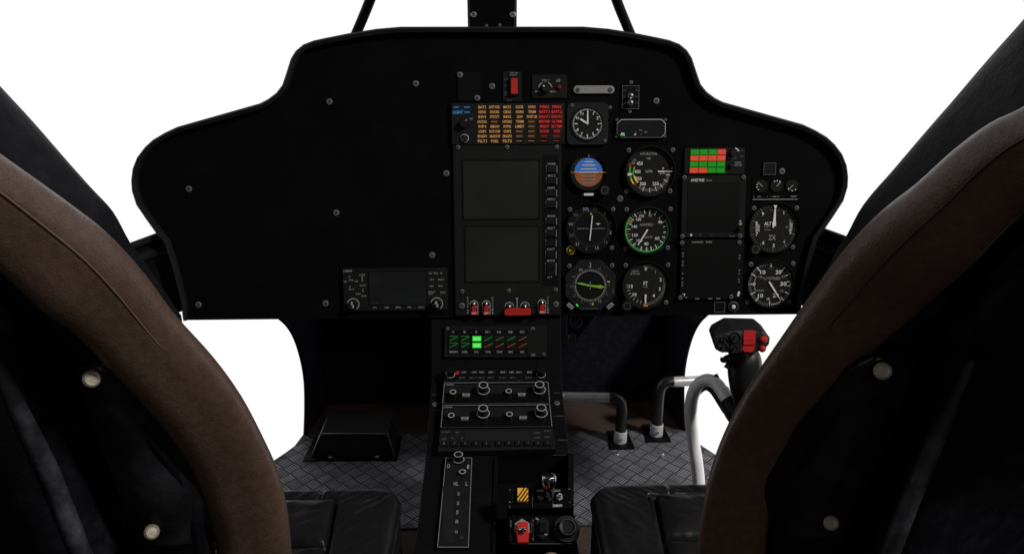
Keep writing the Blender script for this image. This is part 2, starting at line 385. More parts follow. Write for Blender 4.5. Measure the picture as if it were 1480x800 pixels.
# ------------------------------------------------------------------ bulkhead under the instrument panel
def bulkhead():
    t = thing('bulkhead', 'navy black fabric lined bulkhead and curved nose frame below the instrument panel', 'bulkhead', (0, 1.69, 0))
    X = abs(on_z(475, 583, 0).x); H = .36; o = Vector((0, 1.69, 0))
    mesh_obj('back_wall', [(-X, .0, 0), (X, .0, 0), (X, 0, H), (-X, 0, H), (-X, .02, 0), (X, .02, 0), (X, .02, H), (-X, .02, H)],
             [(0, 1, 2, 3), (4, 5, 6, 7), (0, 1, 5, 4), (1, 2, 6, 5), (2, 3, 7, 6), (3, 0, 4, 7)], 'bulk', t, False)
    curve = [(441, 622), (443, 600), (443, 565), (441, 540), (436, 515), (428, 490), (418, 472), (405, 459), (380, 440), (350, 425)]
    for s in (-1, 1):
        cp = [on_y(x, y, 1.545) for x, y in curve]; cp = [Vector((abs(p.x) * s, p.y, max(p.z, 0))) for p in cp]
        cp[0].z = 0; cc = crom(cp, 5); vs = []; n = len(cc)
        for i, p in enumerate(cc):
            for k in range(5):
                f = k / 4; q = Vector((s * X, 1.69, min(p.z * 1.02, H))); e = p.lerp(q, f)
                vs.append(e - o)
        fs = [(i * 5 + k, i * 5 + k + 1, (i + 1) * 5 + k + 1, (i + 1) * 5 + k) for i in range(n - 1) for k in range(4)]
        w_ = mesh_obj('side_wall', vs, fs, 'bulk', t); md = w_.modifiers.new('s', 'SOLIDIFY'); md.thickness = .006
        tube('nose_frame', [p - o for p in cp], .0055, 'frame', t, 10)
bulkhead()

# ------------------------------------------------------------------ windscreen frame above the panel
def post():
    t = thing('windscreen_post', 'wide black centre post with bolts rising above the instrument panel', 'window post', (0, 1.33, .84))
    m = MB(); hw = .0405
    prof = [(0, 0), (.0, .02), (-.06, .50)]
    vs = []
    for y, z in ((.0, -.05), (.0, .06), (-.03, .22), (-.12, .50)):
        for x, d in ((-hw, 0), (-hw + .004, -.006), (hw - .004, -.006), (hw, 0), (hw, .03), (-hw, .03)): vs.append((x, y + d, z))
    fs = [(r * 6 + i, r * 6 + (i + 1) % 6, (r + 1) * 6 + (i + 1) % 6, (r + 1) * 6 + i) for r in range(3) for i in range(6)]
    mesh_obj('post_shell', vs, fs, 'frame', t, False)
    for px, py, r in ((684.5, 21, .0055), (741, 21, .0055), (703, 38, .003), (722, 37, .003)):
        p = on_y(px, py, 1.322) - Vector((0, 1.33, .84)); b = MB(); b.screw(0, 0, r, 0, 'steel' if r > .004 else 'screw', .004)
        o = b.build('bolt', t, p); o.rotation_euler = (R(90), 0, 0)
post()
for pts, lab in (([(502, 75), (515.5, 47), (535, 0), (548, -40), (566, -100)], 'thin black windscreen strut left of the centre post'),
                 ([(922, 75), (910, 47), (891, 0), (880, -40), (864, -100)], 'thin black windscreen strut right of the centre post')):
    p = [on_y(x, y, 1.36 - .0004 * max(0, 47 - y)) for x, y in pts]
    o = tube('windscreen_strut', p, .0085, 'frame', None, 14, loc=tuple(p[0])); tag(o, lab, 'strut')

def sill(side, lab):
    t = thing('sill_beam', lab, 'frame beam', (side * .62, 1.18, .62))
    o = Vector((side * .62, 1.18, .62))
    def q(px, py, zc):
        p = at(px, py, zc); return Vector((p.x if side < 0 else -p.x, p.y, p.z)) - o
    a = [q(252, 326, 1.30), q(276, 445, 1.30), q(252, 326, 1.37), q(276, 445, 1.37)]
    b = [q(150, 366, 1.12), q(175, 480, 1.12), q(150, 366, 1.19), q(175, 480, 1.19)]
    mesh_obj('beam', a + b, [(0, 1, 3, 2), (4, 5, 7, 6), (0, 1, 5, 4), (2, 3, 7, 6), (0, 2, 6, 4), (1, 3, 7, 5)], 'frame', t, False)
    tube('rail', [q(255, 331, 1.295), q(150, 371, 1.115)], .006, 'hood', t, 12, False)
    tube('rail', [q(258, 352, 1.295), q(150, 392, 1.115)], .008, 'hood', t, 12, False)
sill(-1, 'black sill beam joining the left edge of the instrument panel')
sill(1, 'black sill beam joining the right edge of the instrument panel')

# =================================================================== INSTRUMENT PANEL
TL = R(12.4)
pf = Frame(at(713, 458, 1.25), (1, 0, 0), (0, math.sin(TL), math.cos(TL)))
pf.o.x = 0
panel = thing('instrument_panel', 'wide black instrument panel with hooded rim, round dials, screens and warning lights', 'instrument panel')
panel.matrix_world = pf.mat4()
half = [(580, 40), (545, 43), (504, 49.6), (472, 56), (455, 59.7), (440, 65.4), (429, 74.5), (422, 85.7), (414.6, 109), (409.5, 124), (401, 135), (389, 144), (377.5, 150),
        (259, 183.6), (241, 192), (224, 202), (212, 213), (201, 227.5), (194.5, 244), (192.5, 261), (193.5, 276), (200, 296), (215, 318), (228, 336), (239, 350), (249, 380), (257, 410), (264.5, 440), (267, 459)]
OUT = []
for x, y in half:
    a, b = pf.L(x, y); OUT.append((-abs(a), b))
OUT = [(x, max(y, 0)) for x, y in OUT]; OUT[-1] = (OUT[-1][0], 0)
OUT = OUT + [(-x, y) for x, y in OUT[::-1]]          # clockwise from top-left down... closed along the bottom
OUTC = OUT[::-1]
def offset(pts, d):
    n = len(pts); A = sum(pts[i][0] * pts[(i + 1) % n][1] - pts[(i + 1) % n][0] * pts[i][1] for i in range(n)); sg = 1 if A > 0 else -1; out = []
    for i in range(n):
        a = Vector(pts[i - 1]); b = Vector(pts[i]); c = Vector(pts[(i + 1) % n]); d1 = (b - a).normalized(); d2 = (c - b).normalized()
        n1 = Vector((-d1.y, d1.x)) * sg; n2 = Vector((-d2.y, d2.x)) * sg; q = (n1 + n2) / max(.4, 1 + n1.dot(n2)); out.append((b.x + q.x * d, b.y + q.y * d))
    return out
ins = offset(OUT, .009); ins = [(x, max(y, 0)) for x, y in ins]; ins[28] = (OUT[28][0] + .004, 0); ins[29] = (OUT[29][0] - .004, 0)
ZR = .012
m = MB(); m.prism(ins, -.004, 0, 'panel'); m.build('face_plate', panel)
# hood: rolled rim + shell going back
vs = []; rings = []
i2 = offset(OUT, .0035)
for pts, z in ((ins, .0003), (ins, ZR - .002), (i2, ZR), (OUT, ZR - .005), (OUT, -.09), ([(x * .97, .01 + y * .96) for x, y in OUT], -.16)):
    rings.append([(x, y, z) for x, y in pts])
n = len(OUT); vs = [p for r in rings for p in r]
fs = []
for r in range(len(rings) - 1):
    for i in range(n):
        if i == n - 1 or i == n // 2 - 1 and False: pass
        j = (i + 1) % n
        if i == 28: continue                          # open along the straight bottom
        fs.append((r * n + i, r * n + j, (r + 1) * n + j, (r + 1) * n + i))
hood = mesh_obj('hood', vs, fs, 'hood', panel, True)
md = hood.modifiers.new('b', 'EDGE_SPLIT'); md.split_angle = R(50)
# bottom flange and back cover
m = MB(); b0, b1 = OUT[28], OUT[29]
m.box(b0[0], -.0005, b1[0], .004, -.09, -.0045, 'panel'); m.build('bottom_flange', panel)
m = MB(); m.prism([(x * .97, .01 + y * .96) for x, y in OUT], -.165, -.1605, 'frame'); m.build('back_cover', panel)

def P2(x, y): return pf.L(x, y)
def pscrew(parent, x, y, r, m='screw', base=(0, 0), z=.0, frame=pf):
    a, b = frame.L(x, y); s = frame.scale(x, y); k = MB(); k.screw(0, 0, r * s, 0, m)
    return k.build('screw', parent, (a - base[0], b - base[1], z))
for x, y in ((601, 121), (476, 147), (273, 273), (486, 307.5), (645, 250.5), (624.5, 368.5), (287, 440), (470.5, 438), (711, 125), (948.5, 146), (896, 287), (1130, 247.5)):
    pscrew(panel, x, y, 4.6, z=.0002)

def unit(name, x0, y0, x1, y1, label=None, frame=pf, parent=None, z0=0.0, h=.004, m='plate', bev=.6, r=1.2):
    """a rectangular face plate; returns (object, builder factory in photo px about its centre)"""
    cx, cy = (x0 + x1) / 2, (y0 + y1) / 2; a, b = frame.L(cx, cy); s = frame.scale(cx, cy)
    w_, h_ = (x1 - x0) / 2, (y1 - y0) / 2
    ya = frame.L(cx, y0)[1] - b; yb = frame.L(cx, y1)[1] - b; sy = (ya - yb) / (y1 - y0)
    k = MB(1); k.fn = lambda x, y, z: Vector((x * s, y * sy, z))
    k.rbox(-w_, -h_, w_, h_, r, 0, h, m, bev)
    o = k.build(name, parent or panel, (a, b, z0))
    if label: o['label'] = label
    def sub(): q = MB(1); q.fn = lambda x, y, z: Vector((x * s, y * sy, z + h)); return q
    o_ = dict(o=o, sub=sub, s=s, c=(cx, cy), h=h)
    return o_
def upx(u, x, y): return x - u['c'][0], -(y - u['c'][1])
class U:
    """draws on a unit in absolute photo px"""
    def __init__(self, u): self.u = u; self.b = u['sub']()
    def p(self, x, y): return x - self.u['c'][0], -(y - self.u['c'][1])
    def rect(self, x0, y0, x1, y1, z, m): a = self.p(x0, y1); b = self.p(x1, y0); self.b.rect(*a, *b, z, m)
    def box(self, x0, y0, x1, y1, z0, z1, m, bev=0): a = self.p(x0, y1); b = self.p(x1, y0); self.b.box(*a, *b, z0, z1, m, bev)
    def rbox(self, x0, y0, x1, y1, r, z0, z1, m, bev=0): a = self.p(x0, y1); b = self.p(x1, y0); self.b.rbox(*a, *b, r, z0, z1, m, bev)
    def line(self, x0, y0, x1, y1, w_, z, m, w2=None): self.b.line(*self.p(x0, y0), *self.p(x1, y1), w_, z, m, w2)
    def text(self, s, x, y, h, m='white', w=None, z=.0003, rot=0, align='c'): self.b.text(s, *self.p(x, y), h, z, m, w, rot, align)
    def ring(self, x, y, r0, r1, z, m, a0=0, a1=360): self.b.ring(*self.p(x, y), r0, r1, z, m, a0, a1)
    def disk(self, x, y, r, z, m): self.b.disk(*self.p(x, y), r, z, m)
    def lathe(self, x, y, prof, m, **k): self.b.lathe(*self.p(x, y), prof, m, **k)
    def frame(self, x0, y0, x1, y1, w_, z, m):
        self.rect(x0, y0, x1, y0 + w_, z, m); self.rect(x0, y1 - w_, x1, y1, z, m); self.rect(x0, y0 + w_, x0 + w_, y1 - w_, z, m); self.rect(x1 - w_, y0 + w_, x1, y1 - w_, z, m)
    def done(self, name, label=None):
        o = self.b.build(name, self.u['o'])
        if label: o['label'] = label
        return o
def uscrew(u, x, y, r, m='screwdark'):
    k = u['sub'](); a, b = upx(u, x, y); k.screw(a, b, r, 0, m); return k.build('screw', u['o'])

# ---- small items along the top
u = unit('blank_plate', 661, 104, 694, 146.5, 'blank dark plate with two screws above the warning light panel', m='plate2', h=.002)
uscrew(u, 665, 108.5, 4.4, 'screw'); uscrew(u, 689.5, 142, 4.4, 'screw')
u = unit('switch_plate', 726.5, 103.5, 754, 147, 'small plate with a red rocker switch', m='plate', h=.002)
d = U(u); d.rbox(736, 111.5, 749.5, 138.5, 1, 0, .002, 'slot')
d.done('rocker_frame'); d = U(u); d.box(738, 113.8, 748, 137, .0022, .006, 'red', .6); d.rect(739, 115, 747, 116.2, .0062, 'redguard'); d.done('rocker', 'red rocker')
d = U(u); d.text('OFF', 740, 105.8, 2.2, 'pale'); d.text('ON', 746, 105.8, 2.2, 'pale'); d.text('FLOAT', 742, 108.8, 1.8, 'pale', 10)
for y, s in ((115, 'ARM'), (124, 'TEST'), (134, 'EMER'), (137, 'SYS')): d.text(s, 731.5, y, 2, 'dim', 6)
d.text('TEST', 736, 145.5, 2, 'dim', 8); d.done('lettering')
u = unit('dimmer_plate', 768.5, 108, 819.5, 142.5, 'small plate with a volume dial arc and a red lamp', m='plate', h=.002)
d = U(u); d.ring(788, 129, 9.2, 10.6, .0003, 'pale', 115, 165); d.ring(788, 129, 9.2, 10.6, .0003, 'pale', 15, 65)
d.text('VOL.1', 788, 116.6, 3.6, 'pale', 10.5); d.text('a/B', 806.5, 116.6, 4, 'pale', 6); d.text('MIN.', 777, 132.6, 3, 'pale', 7); d.text('MAX.1', 799, 132.6, 3, 'pale', 8.5)
d.done('lettering')
d = U(u); d.lathe(788, 128.5, [(6, 0), (5.6, .006), (5, .007), (0, .007)], 'knob', kn=.04); d.line(785.5, 123.8, 785.5, 126.5, 1, .0073, 'white'); d.line(784.2, 125.2, 786.9, 125.2, 1, .0073, 'white'); d.done('knob')
d = U(u); d.lathe(807.5, 126.5, [(3.4, 0), (3.2, .002), (2, .003), (0, .0034)], 'lamp_dull'); d.done('lamp', 'dull red lamp')
# grey bar
a, b = P2(858, 130); s = pf.scale(858, 130)
k = MB(s); k.rbox(-29.7, -5.8, 29.7, 5.8, 5.7, 0, .004, 'barsteel', .8); o = k.build('handle_bar', panel, (a, b, 0)); o['label'] = 'rounded dull grey metal bar with a screw at each end'
for x in (-22.8, 23.8): k = MB(s); k.screw(x, 0, 3.4, .004, 'screwdark'); k.build('screw', o)
# twin toggle
u = unit('toggle_box', 898, 123, 924, 159, 'small dark box with two chrome toggle studs', m='plate2', h=.003, r=2)
d = U(u); d.frame(898.7, 124, 923.2, 158, .8, .0003, 'edge_dim')
for y in (131, 140, 149): d.text('ON', 902, y, 2, 'dim', 4); d.text('OFF', 920, y, 2, 'dim', 5)
d.done('lettering')
for y in (139, 149): d = U(u); d.lathe(910.5, y, [(4.4, 0), (4.2, .003), (3, .005), (2.2, .010), (0, .0115)], 'steel'); d.done('toggle')
for x, y in ((912, 119), (910.2, 161)): pscrew(panel, x, y, 2.8)

# ---- warning light panel
u = unit('warning_panel', 653, 149.5, 816, 209, 'warning light panel with amber and red legends', m='mfd', h=.006)
cols = [(697, ['BAT1', 'GEN2', 'INV1', 'HYD31', 'P/P1', 'CHP1', 'ENGP1', 'FILT1']), (715, ['BATT FUEL', 'DOORS', 'PITOT', '-----', 'SERVO', 'ROT.CHIP', 'GEARCHIP', 'FUEL']),
        (733, ['BAT2', 'GEN2', 'INV2', 'HYD02', 'P/P2', 'CHP2', 'ENGP2', 'FILT2']), (751, ['DOOR', 'HORN', 'GOV', 'TRIM', 'LIMIT', '-----', '-----', '-----']),
        (768.5, ['GYRO', 'TRIM', 'TWIST GR', '-----', '-----', '-----', '-----', '-----']), (786.5, ['FIRE1', 'BATT.1', 'ENG P.1', 'MGB TEMP', 'MGB P', 'ROTOR', '-----', '-----']),
        (804.5, ['FIRE2', 'BATT.2', 'ENG P.2', 'OIL TEMP', 'BAT TEMP', 'HYD', '-----', '-----'])]
glow = U(u); am = U(u); rd = U(u)
for ci, (cx, names) in enumerate(cols):
    for ri, s_ in enumerate(names):
        y = 155.3 + ri * 6.98; dash = s_ == '-----'; w_ = 8.5 if dash else min(15.2, 2.0 + 2.15 * len(s_)); red = ci > 4
        glow.rect(cx - (5 if dash else w_ / 2 + 1), y - 2.9, cx + (5 if dash else w_ / 2 + 1), y + 2.9, .0002, ('red_glow' if red else 'amber_glow') if not dash or ri < 7 else 'plate2')
        (rd if red else am).text(s_, cx - (1 if dash else 0), y, 1.1 if dash else 3.8, ('red_dim' if red else 'amber_dim') if dash else ('red_lit' if red else 'amber_lit'), w_, .0005)
glow.done('legend_windows'); am.done('amber_legends', 'amber warning words'); rd.done('red_legends', 'red warning words')
d = U(u); d.rect(655, 153, 681, 166.5, .0002, 'blue_glow')
for x, y in ((660, 155.3), (675.5, 155.3), (675.5, 162.5)): d.text('-----', x, y, 1.1, 'blue_lit', 7.5, .0005)
d.text('LIGHT', 662.5, 162.5, 4.6, 'blue_lit', 14, .0005); d.done('blue_legends', 'blue legend LIGHT')
d = U(u); d.text('TEST', 681.5, 172, 2.6, 'pale', 5); d.text('I', 661.5, 172, 2.4, 'dim'); d.done('lettering')
d = U(u); d.lathe(671, 179, [(6.6, 0), (6.2, .007), (5.6, .008), (0, .008)], 'knob', kn=.03); d.line(673, 175.5, 675.5, 173.5, .9, .0083, 'pale'); d.done('knob')
d = U(u); d.lathe(671.5, 200, [(6.2, 0), (6.2, .002), (5.0, .003)], 'barsteel'); d.disk(671.5, 200, 5.2, .0022, 'slot')
for i in range(3): d.b.ticks(*d.p(671.5, 200), 1, 4.6, [i * 120], .7, .0026, 'dim')
d.done('lamp_socket')

# ---- twin screen display
u = unit('twin_display', 656.5, 210, 811, 457, 'tall unit with two blank screens, a button column and red guarded switches', m='mfd', h=.004, r=1.5)
md_ = u
d = U(u); d.frame(669, 232, 780, 317.5, 2, .0008, 'plate2'); d.frame(671, 325.5, 779.5, 408, 2, .0008, 'plate2'); d.rect(784, 226.5, 807, 413, .0003, 'plate2'); d.done('screen_surround')
d = U(u); d.box(671, 234, 778, 315.5, 0, .0006, 'screen'); d.done('screen', 'upper blank greenish grey screen')
d = U(u); d.box(673, 327.5, 777.5, 406, 0, .0006, 'screen'); d.done('screen', 'lower blank grey screen')
bl = ['HOME', 'SRC-2', 'DISPL', 'MENU', 'RANGE', 'SELECT', '', 'P/ATT', 'MODE', 'EXIT']
by = [245.5, 262, 279.5, 295.5, 319.5, 337, 351, 367.5, 384, 393]
lt = U(u)
for i, y in enumerate(by):
    x = 797 - (i * .12)
    d = U(u); d.box(x - 6.3, y - 4.2, x + 6.3, y + 4.6, .0004, .003, 'knob', .6); d.done('button')
    lt.line(x - 7.6, y - 4.5, x - 7.6, y + 5.4, .8, .0006, 'pale'); lt.line(x + 7.6, y - 4.5, x + 7.6, y + 5.4, .8, .0006, 'pale')
    if bl[i]: lt.text(bl[i], x, y - 7.2, 3.2, 'pale', 11, .0006)
lt.text('LIT', 795, 400.5, 3, 'pale', 7, .0006); lt.done('lettering')
for x, y in ((664, 214.5), (733.5, 214.5), (804, 214.5), (667, 420.5), (734.5, 420), (803, 419.5)): uscrew(u, x, y, 3.2)
for x, y in ((666.3, 441.8), (803.5, 440.8)): uscrew(u, x, y, 4.4, 'screw')
def guarded(x, y):
    d = U(u); d.frame(x - 6, y + 1, x + 6, y + 12.5, 1, .0004, 'pale'); d.ring(x, y - 2, 5.2, 6.2, .0004, 'pale', 0, 180)
    d.line(x - 5.7, y - 2, x - 5.7, y + 1.5, 1, .0004, 'pale'); d.line(x + 5.7, y - 2, x + 5.7, y + 1.5, 1, .0004, 'pale')
    d.text('SAFE' if x > 750 else 'OFF', x, y + 10, 3, 'white', 6.5, .0075); d.done('lettering')
    d = U(u); d.box(x - 4.6, y + 7.6, x + 4.6, y + 12.4, .0005, .007, 'redguard', .4); d.box(x - 3, y - 1, x + 3, y + 7.6, .0005, .005, 'redguard', .4); d.done('switch_guard', 'red switch guard')
    d = U(u); d.lathe(x, y - 4, [(3, 0), (2.6, .003), (1.8, .005), (1.6, .009), (0, .010)], 'steel'); d.done('toggle')
for x, y in ((684, 442), (701.8, 442), (783, 441.2)): guarded(x, y)
d = U(u); d.rbox(728, 445.5, 766.5, 456, 3.5, 0, .008, 'redguard', .6); d.done('switch_guard', 'wide red guard over two toggles')
for x in (735.5, 758.3):
    d = U(u); d.lathe(x, 442.5, [(3, 0), (2.6, .003), (1.8, .005), (1.6, .009), (0, .010)], 'steel'); d.ring(x, 443.5, 5.8, 6.9, .0004, 'pale', 0, 180); d.done('toggle')
d = U(u); d.line(746.8, 432, 746.8, 446, 1.3, .0004, 'pale'); d.line(745, 431.5, 748.6, 431.5, 1.2, .0004, 'pale')
for x, st in ((675, 'ENG1'), (711, 'ENG2'), (792, 'FUEL')):
    for i, ch in enumerate(st + '||'): d.text(ch, x, 430.5 + i * 4.4, 2.8, 'pale', 2)
d.done('lettering')

# ---- navigation unit at left
u = unit('navigation_unit', 497, 387.5, 647, 448, 'wide navigation unit with a slate screen and lettered knobs', m='mfd', h=.006)
d = U(u); d.rect(498, 388, 646, 390.5, .0003, 'plate'); d.rect(533, 390.8, 617.5, 440.5, .0002, 'plate2'); d.rect(534, 439.5, 616.5, 441, .0006, 'plate'); d.done('screen_surround')
d = U(u); d.box(534.5, 392, 616, 438.5, .0003, .0008, 'screen_slate'); d.done('screen')
d = U(u); T = d.text
T('GARMIN', 504.3, 389.8, 3.0, 'white', 12); T('GNS 530', 638, 388.9, 2, 'pale', 10)
for x, y, s_, w_ in ((507, 398, 'C', 2.5), (507, 412.5, 'V', 2.5), (500.5, 405.2, 'PUSH', 4.5), (516.5, 405, 'COM/', 5), (509, 403, 'VOL', 7), (509, 416.3, 'SQ--V', 8), (525, 396, 'CDI', 8), (525.5, 411, 'VLOC', 9),
                     (518.5, 423, 'PUSH', 6.5), (526.5, 426, 'CRSR', 7.5), (623, 394.3, 'RNG', 4), (630.8, 394.3, 'RNG', 6), (638.5, 394.3, 'A', 3.5),
                     (625.5, 403.5, 'D>', 5.5), (638, 403.5, 'MENU', 8.5), (624.5, 412.8, 'CLR', 6), (637.5, 412.8, 'ENT', 6.5), (624.5, 421.3, 'DEFAULT', 10), (623, 424, 'NAV', 5.5), (640.5, 422, 'PROC', 7.5),
                     (541.5, 443, 'CDI', 5), (559, 443, 'OBS', 6.5), (575.5, 443, 'MSG', 7.5), (592, 443, 'FPL', 5.5), (609, 443, 'PROC', 8)):
    T(s_, x, y, 2.6, 'pale', w_)
for y in (399, 401.5, 404): d.disk(525, y, .9, .0003, 'pale')
T('I', 525.5, 418, 4.5, 'pale', 1)
T('I-- O', 543, 436.6, 1.3, 'dim', 7, .001)
for x, sg in ((511, 1), (631.5, -1)):
    d.ring(x, 438, 7.6, 9, .0003, 'pale', -55, 180)
d.done('lettering')
for x in (511, 631.5):
    d = U(u); d.lathe(x, 438, [(6.6, 0), (6.4, .009), (5.8, .010), (0, .010)], 'knob', kn=.03)
    d.text('COM' if x < 600 else 'CRS', x - .5, 435.6, 2.8, 'white', 4.8, .0103, 80); d.text('NAV', x + 1.5, 439.5, 2.6, 'white', 4.8, .0103, 80); d.done('knob')

# ---- round instruments
def gauge(name, cx, cy, rb, rd_, label, screws=(), bez='bezel', face='dial', shape='round', depth=.008):
    a, b = P2(cx, cy); s = pf.scale(cx, cy); k = MB(s)
    if shape == 'round':
        k.lathe(0, 0, [(rb, 0), (rb, depth * .6), (rb - 1, depth), (rd_ + .9, depth), (rd_ + .2, depth * .35)], bez, 64)
        k.disk(0, 0, rd_ + .3, depth * .3, face, 64)
    elif shape == 'square':
        c = 8; q = rb; pts = []
        k.rbox(-q, -q, q, q, c, 0, depth * .7, bez, .8)
        k.lathe(0, 0, [(rd_ + 3, depth * .7), (rd_ + 2, depth), (rd_ + .9, depth), (rd_ + .2, depth * .75)], bez, 64); k.disk(0, 0, rd_ + .3, depth * .75, face, 64)
    elif shape == 'oct':
        q = rb; c = rb * .42
        k.prism([(-q, -c), (-c, -q), (c, -q), (q, -c), (q, c), (c, q), (-c, q), (-q, c)], 0, depth * .7, bez, .8); k.disk(0, 0, rd_, depth * .7 + .0002, face, 64)
    o = k.build(name, panel, (a, b, 0)); o['label'] = label
    for x, y in screws:
        ks = MB(s); x0, y0 = x - cx, -(y - cy)
        if shape == 'square': ks.screw(x0, y0, 2.6, depth * .7, 'screw')
        else: ks.screw(x0, y0, 3.5, .0002, 'screwdark')
        ks.build('screw', o)
    zf = depth * (.3 if shape == 'round' else .75)
    if shape == 'oct': zf = depth * .7 + .0002
    return o, s, zf
def num(k, s_, deg, r, h, z, m='white', w=None): k.text(s_, r * math.sin(R(deg)), r * math.cos(R(deg)), h, z, m, w)
def needle(k, deg, r0, r1, w0, w1, z, m='white'):
    s_, c = math.sin(R(deg)), math.cos(R(deg)); n_ = (c, -s_)
    pts = [(r0 * s_ - n_[0] * w0 / 2, r0 * c - n_[1] * w0 / 2), (r1 * s_ - n_[0] * w1 / 2, r1 * c - n_[1] * w1 / 2), (r1 * s_ + n_[0] * w1 / 2, r1 * c + n_[1] * w1 / 2), (r0 * s_ + n_[0] * w0 / 2, r0 * c + n_[1] * w0 / 2)]
    k.prism(pts, z, z + .0006, m)
def rng(a, b, st): 
    out = []; x = a
    while x <= b + 1e-6: out.append(x); x += st
    return out
def gknob(o, s, x, y, r, z=0, h=.012):
    k = MB(s); k.lathe(x, y, [(r, z), (r, z + h * .8), (r - 1, z + h), (0, z + h)], 'knob', 28, kn=.03); k.ring(x, y, r * .55, r * .65, z + h + .0002, 'edge_dim'); return k.build('knob', o)

# clock
o, s, z = gauge('clock', 848.5, 179.3, 30, 21.8, 'square clock with hands near ten and twelve', ((826, 153.5), (873.5, 203)), 'bezel_grey', 'dial', 'square')
pscrew(panel, 881.5, 155.5, 2.8)
k = MB(s); z += .0002; k.ring(0, 0, 20.7, 21.3, z, 'pale'); k.ticks(0, 0, 19.3, 21.3, rng(0, 354, 6), .5, z, 'white'); k.ticks(0, 0, 18, 21.3, rng(0, 330, 30), 1, z, 'white')
for i in (1, 2, 4, 5, 6, 7, 8, 10, 11): num(k, str(i), i * 30, 16.2, 4.0, z, 'white', 3.8 if i > 9 else None)
k.line(-19.5, 0, -14.5, 0, 1.4, z, 'white'); k.line(14.5, 0, 17, 0, 1.2, z, 'white')
k.build('dial_markings', o); k = MB(s); needle(k, 0, -1, 18.5, 2.4, 1.6, z + .001); k.build('minute_hand', o)
k = MB(s); needle(k, -57, 2, 12.5, 2.4, 2.8, z + .0005); k.build('hour_hand', o)
# flat annunciator
u = unit('altitude_display', 890, 172, 961.5, 200, 'flat eight sided display with a pale frame and small green characters', m='plate2', h=.002)
d = U(u); c = [(897, 172.5), (955, 172.5), (961, 178.5), (961, 193.5), (955, 199.5), (897, 199.5), (890.5, 193.5), (890.5, 178.5)]
d.b.prism([d.p(*q) for q in c], 0, .0045, 'pale', 1.2, 'screen_slate'); d.b.mi('screen_dark')
d.b.poly([d.p(*q) for q in [(898, 174), (954, 174), (959.5, 179.5), (959.5, 192.5), (954, 198), (898, 198), (892, 192.5), (892, 179.5)]], .0047, 'lcd_dark')
d.done('display_frame')
d = U(u); z = .0049; d.text('ARL', 899.3, 194, 4.2, 'green_ink', 6.5, z); d.text('0', 917, 194.5, 3, 'white', 3, z)
for x, y, q in ((917.5, 191, '-'), (925, 188.5, '0.0'), (932, 191.3, '41'), (925.3, 194, '.')): d.text(q, x, y, 2.2, 'pale', 4 if len(q) > 1 else 1.4, z)
d.done('characters')
for x, y in ((891, 173.5), (961, 173.5), (890.5, 197.5), (960, 197)): pscrew(panel, x, y, 2.3, 'screwdark', z=.0022)

# attitude indicator
o, s, z = gauge('attitude_indicator', 850.3, 249, 27, 25.8, 'attitude indicator with a blue and brown ball', ())
k = MB(s); k.ring(0, 0, 20.3, 25.6, z + .0004, 'dial'); k.ticks(0, 0, 20.6, 23.6, [-60, -45, -30, -20, -10, 10, 20, 30, 45, 60], .7, z + .0007, 'dim')
k.poly([(-1.5, 25.4), (1.5, 25.4), (.6, 21.5), (-.6, 21.5)], z + .0009, 'white'); k.ring(0, 0, 22.8, 25, z + .0008, 'redmark', 66, 86); k.ring(0, 0, 23, 25.4, z + .0006, 'green_glass', 160, 210)
k.line(-25.5, 0, -14, 0, .8, z + .004, 'orange'); k.line(14, 0, 25.5, 0, .8, z + .004, 'orange'); k.build('roll_scale', o)
k = MB(s)
k.poly(k.circ(0, 0, 20.4, 32, 0, 180), z + .001, 'blue'); k.poly(k.circ(0, 0, 20.4, 32, 180, 360), z + .001, 'brownball')
zz = z + .0013; k.line(-20, .1, 20, .1, 1, zz, 'white')
for y, w_ in ((4.7, 11), (10.2, 9), (15, 6)): k.line(-w_ * 1.05, y, w_ * 1.05, y, 1.1, zz, 'white')
for y, w_ in ((2.4, 2), (7.5, 5), (12.6, 5), (18, 5)): k.line(-w_, y, w_, y, .8, zz, 'pale')
k.line(-11, 4.7, -11, 18, .4, zz, 'pale'); k.line(11, 4.7, 11, 18, .4, zz, 'pale')
for y, w_ in ((-5.3, 11), (-10.3, 11), (-15, 9)): k.line(-w_, y, w_, y, 1.0, zz, 'pale')
for y, w_ in ((-2.8, 4), (-7.8, 4), (-12.6, 4)): k.line(-w_, y, w_, y, .5, zz, 'dim')
k.build('horizon_ball', o, ); k = MB(s); k.rbox(-11, -34, 11, -28.2, 1.5, 0, .003, 'bezel'); k.box(-6.5, -33.2, 7.5, -29.8, .003, .0045, 'white'); k.build('slip_indicator', o)
gknob(o, s, 22.5, -25.5, 8)

# rotor rpm
o, s, z = gauge('rotor_gauge', 939, 247.8, 36.8, 34, 'rotor speed dial marked NR with coloured arcs on its left', ((908, 217.5), (971.5, 217.5), (906, 276), (968.8, 276)))
k = MB(s); z += .0002; T = k.text
T('NTL/ROTOR', -2, 25, 3.6, z, 'pale', 24); T('NR', -2, 18.5, 3.4, z, 'pale', 6); T('450', -15, 11.5, 5.2, z, 'white', 8.6); T('400', -18, 0, 5, z, 'white', 8.6); T('350', -16, -10, 5, z, 'white', 8.2)
T('300', -10, -17.5, 5, z, 'white', 9); T('250', 8.5, -17.5, 5, z, 'white', 9); T('200', 17.5, -1.5, 4.2, z, 'white', 7.5); T('E', 19, 4.2, 3, z, 'white'); T('RPM', -1.5, .2, 4, z, 'pale', 9.5)
k.ticks(0, 0, 24.5, 29, rng(95, 218, 4), .55, z, 'pale'); k.ticks(0, 0, 23, 29.5, rng(100, 210, 20), .9, z, 'white'); k.ticks(0, 0, 25, 29.5, [-66, -62, -57, -52], .8, z, 'pale'); k.ticks(0, 0, 31, 33.5, [82, 90], .7, z, 'white')
k.build('dial_markings', o)
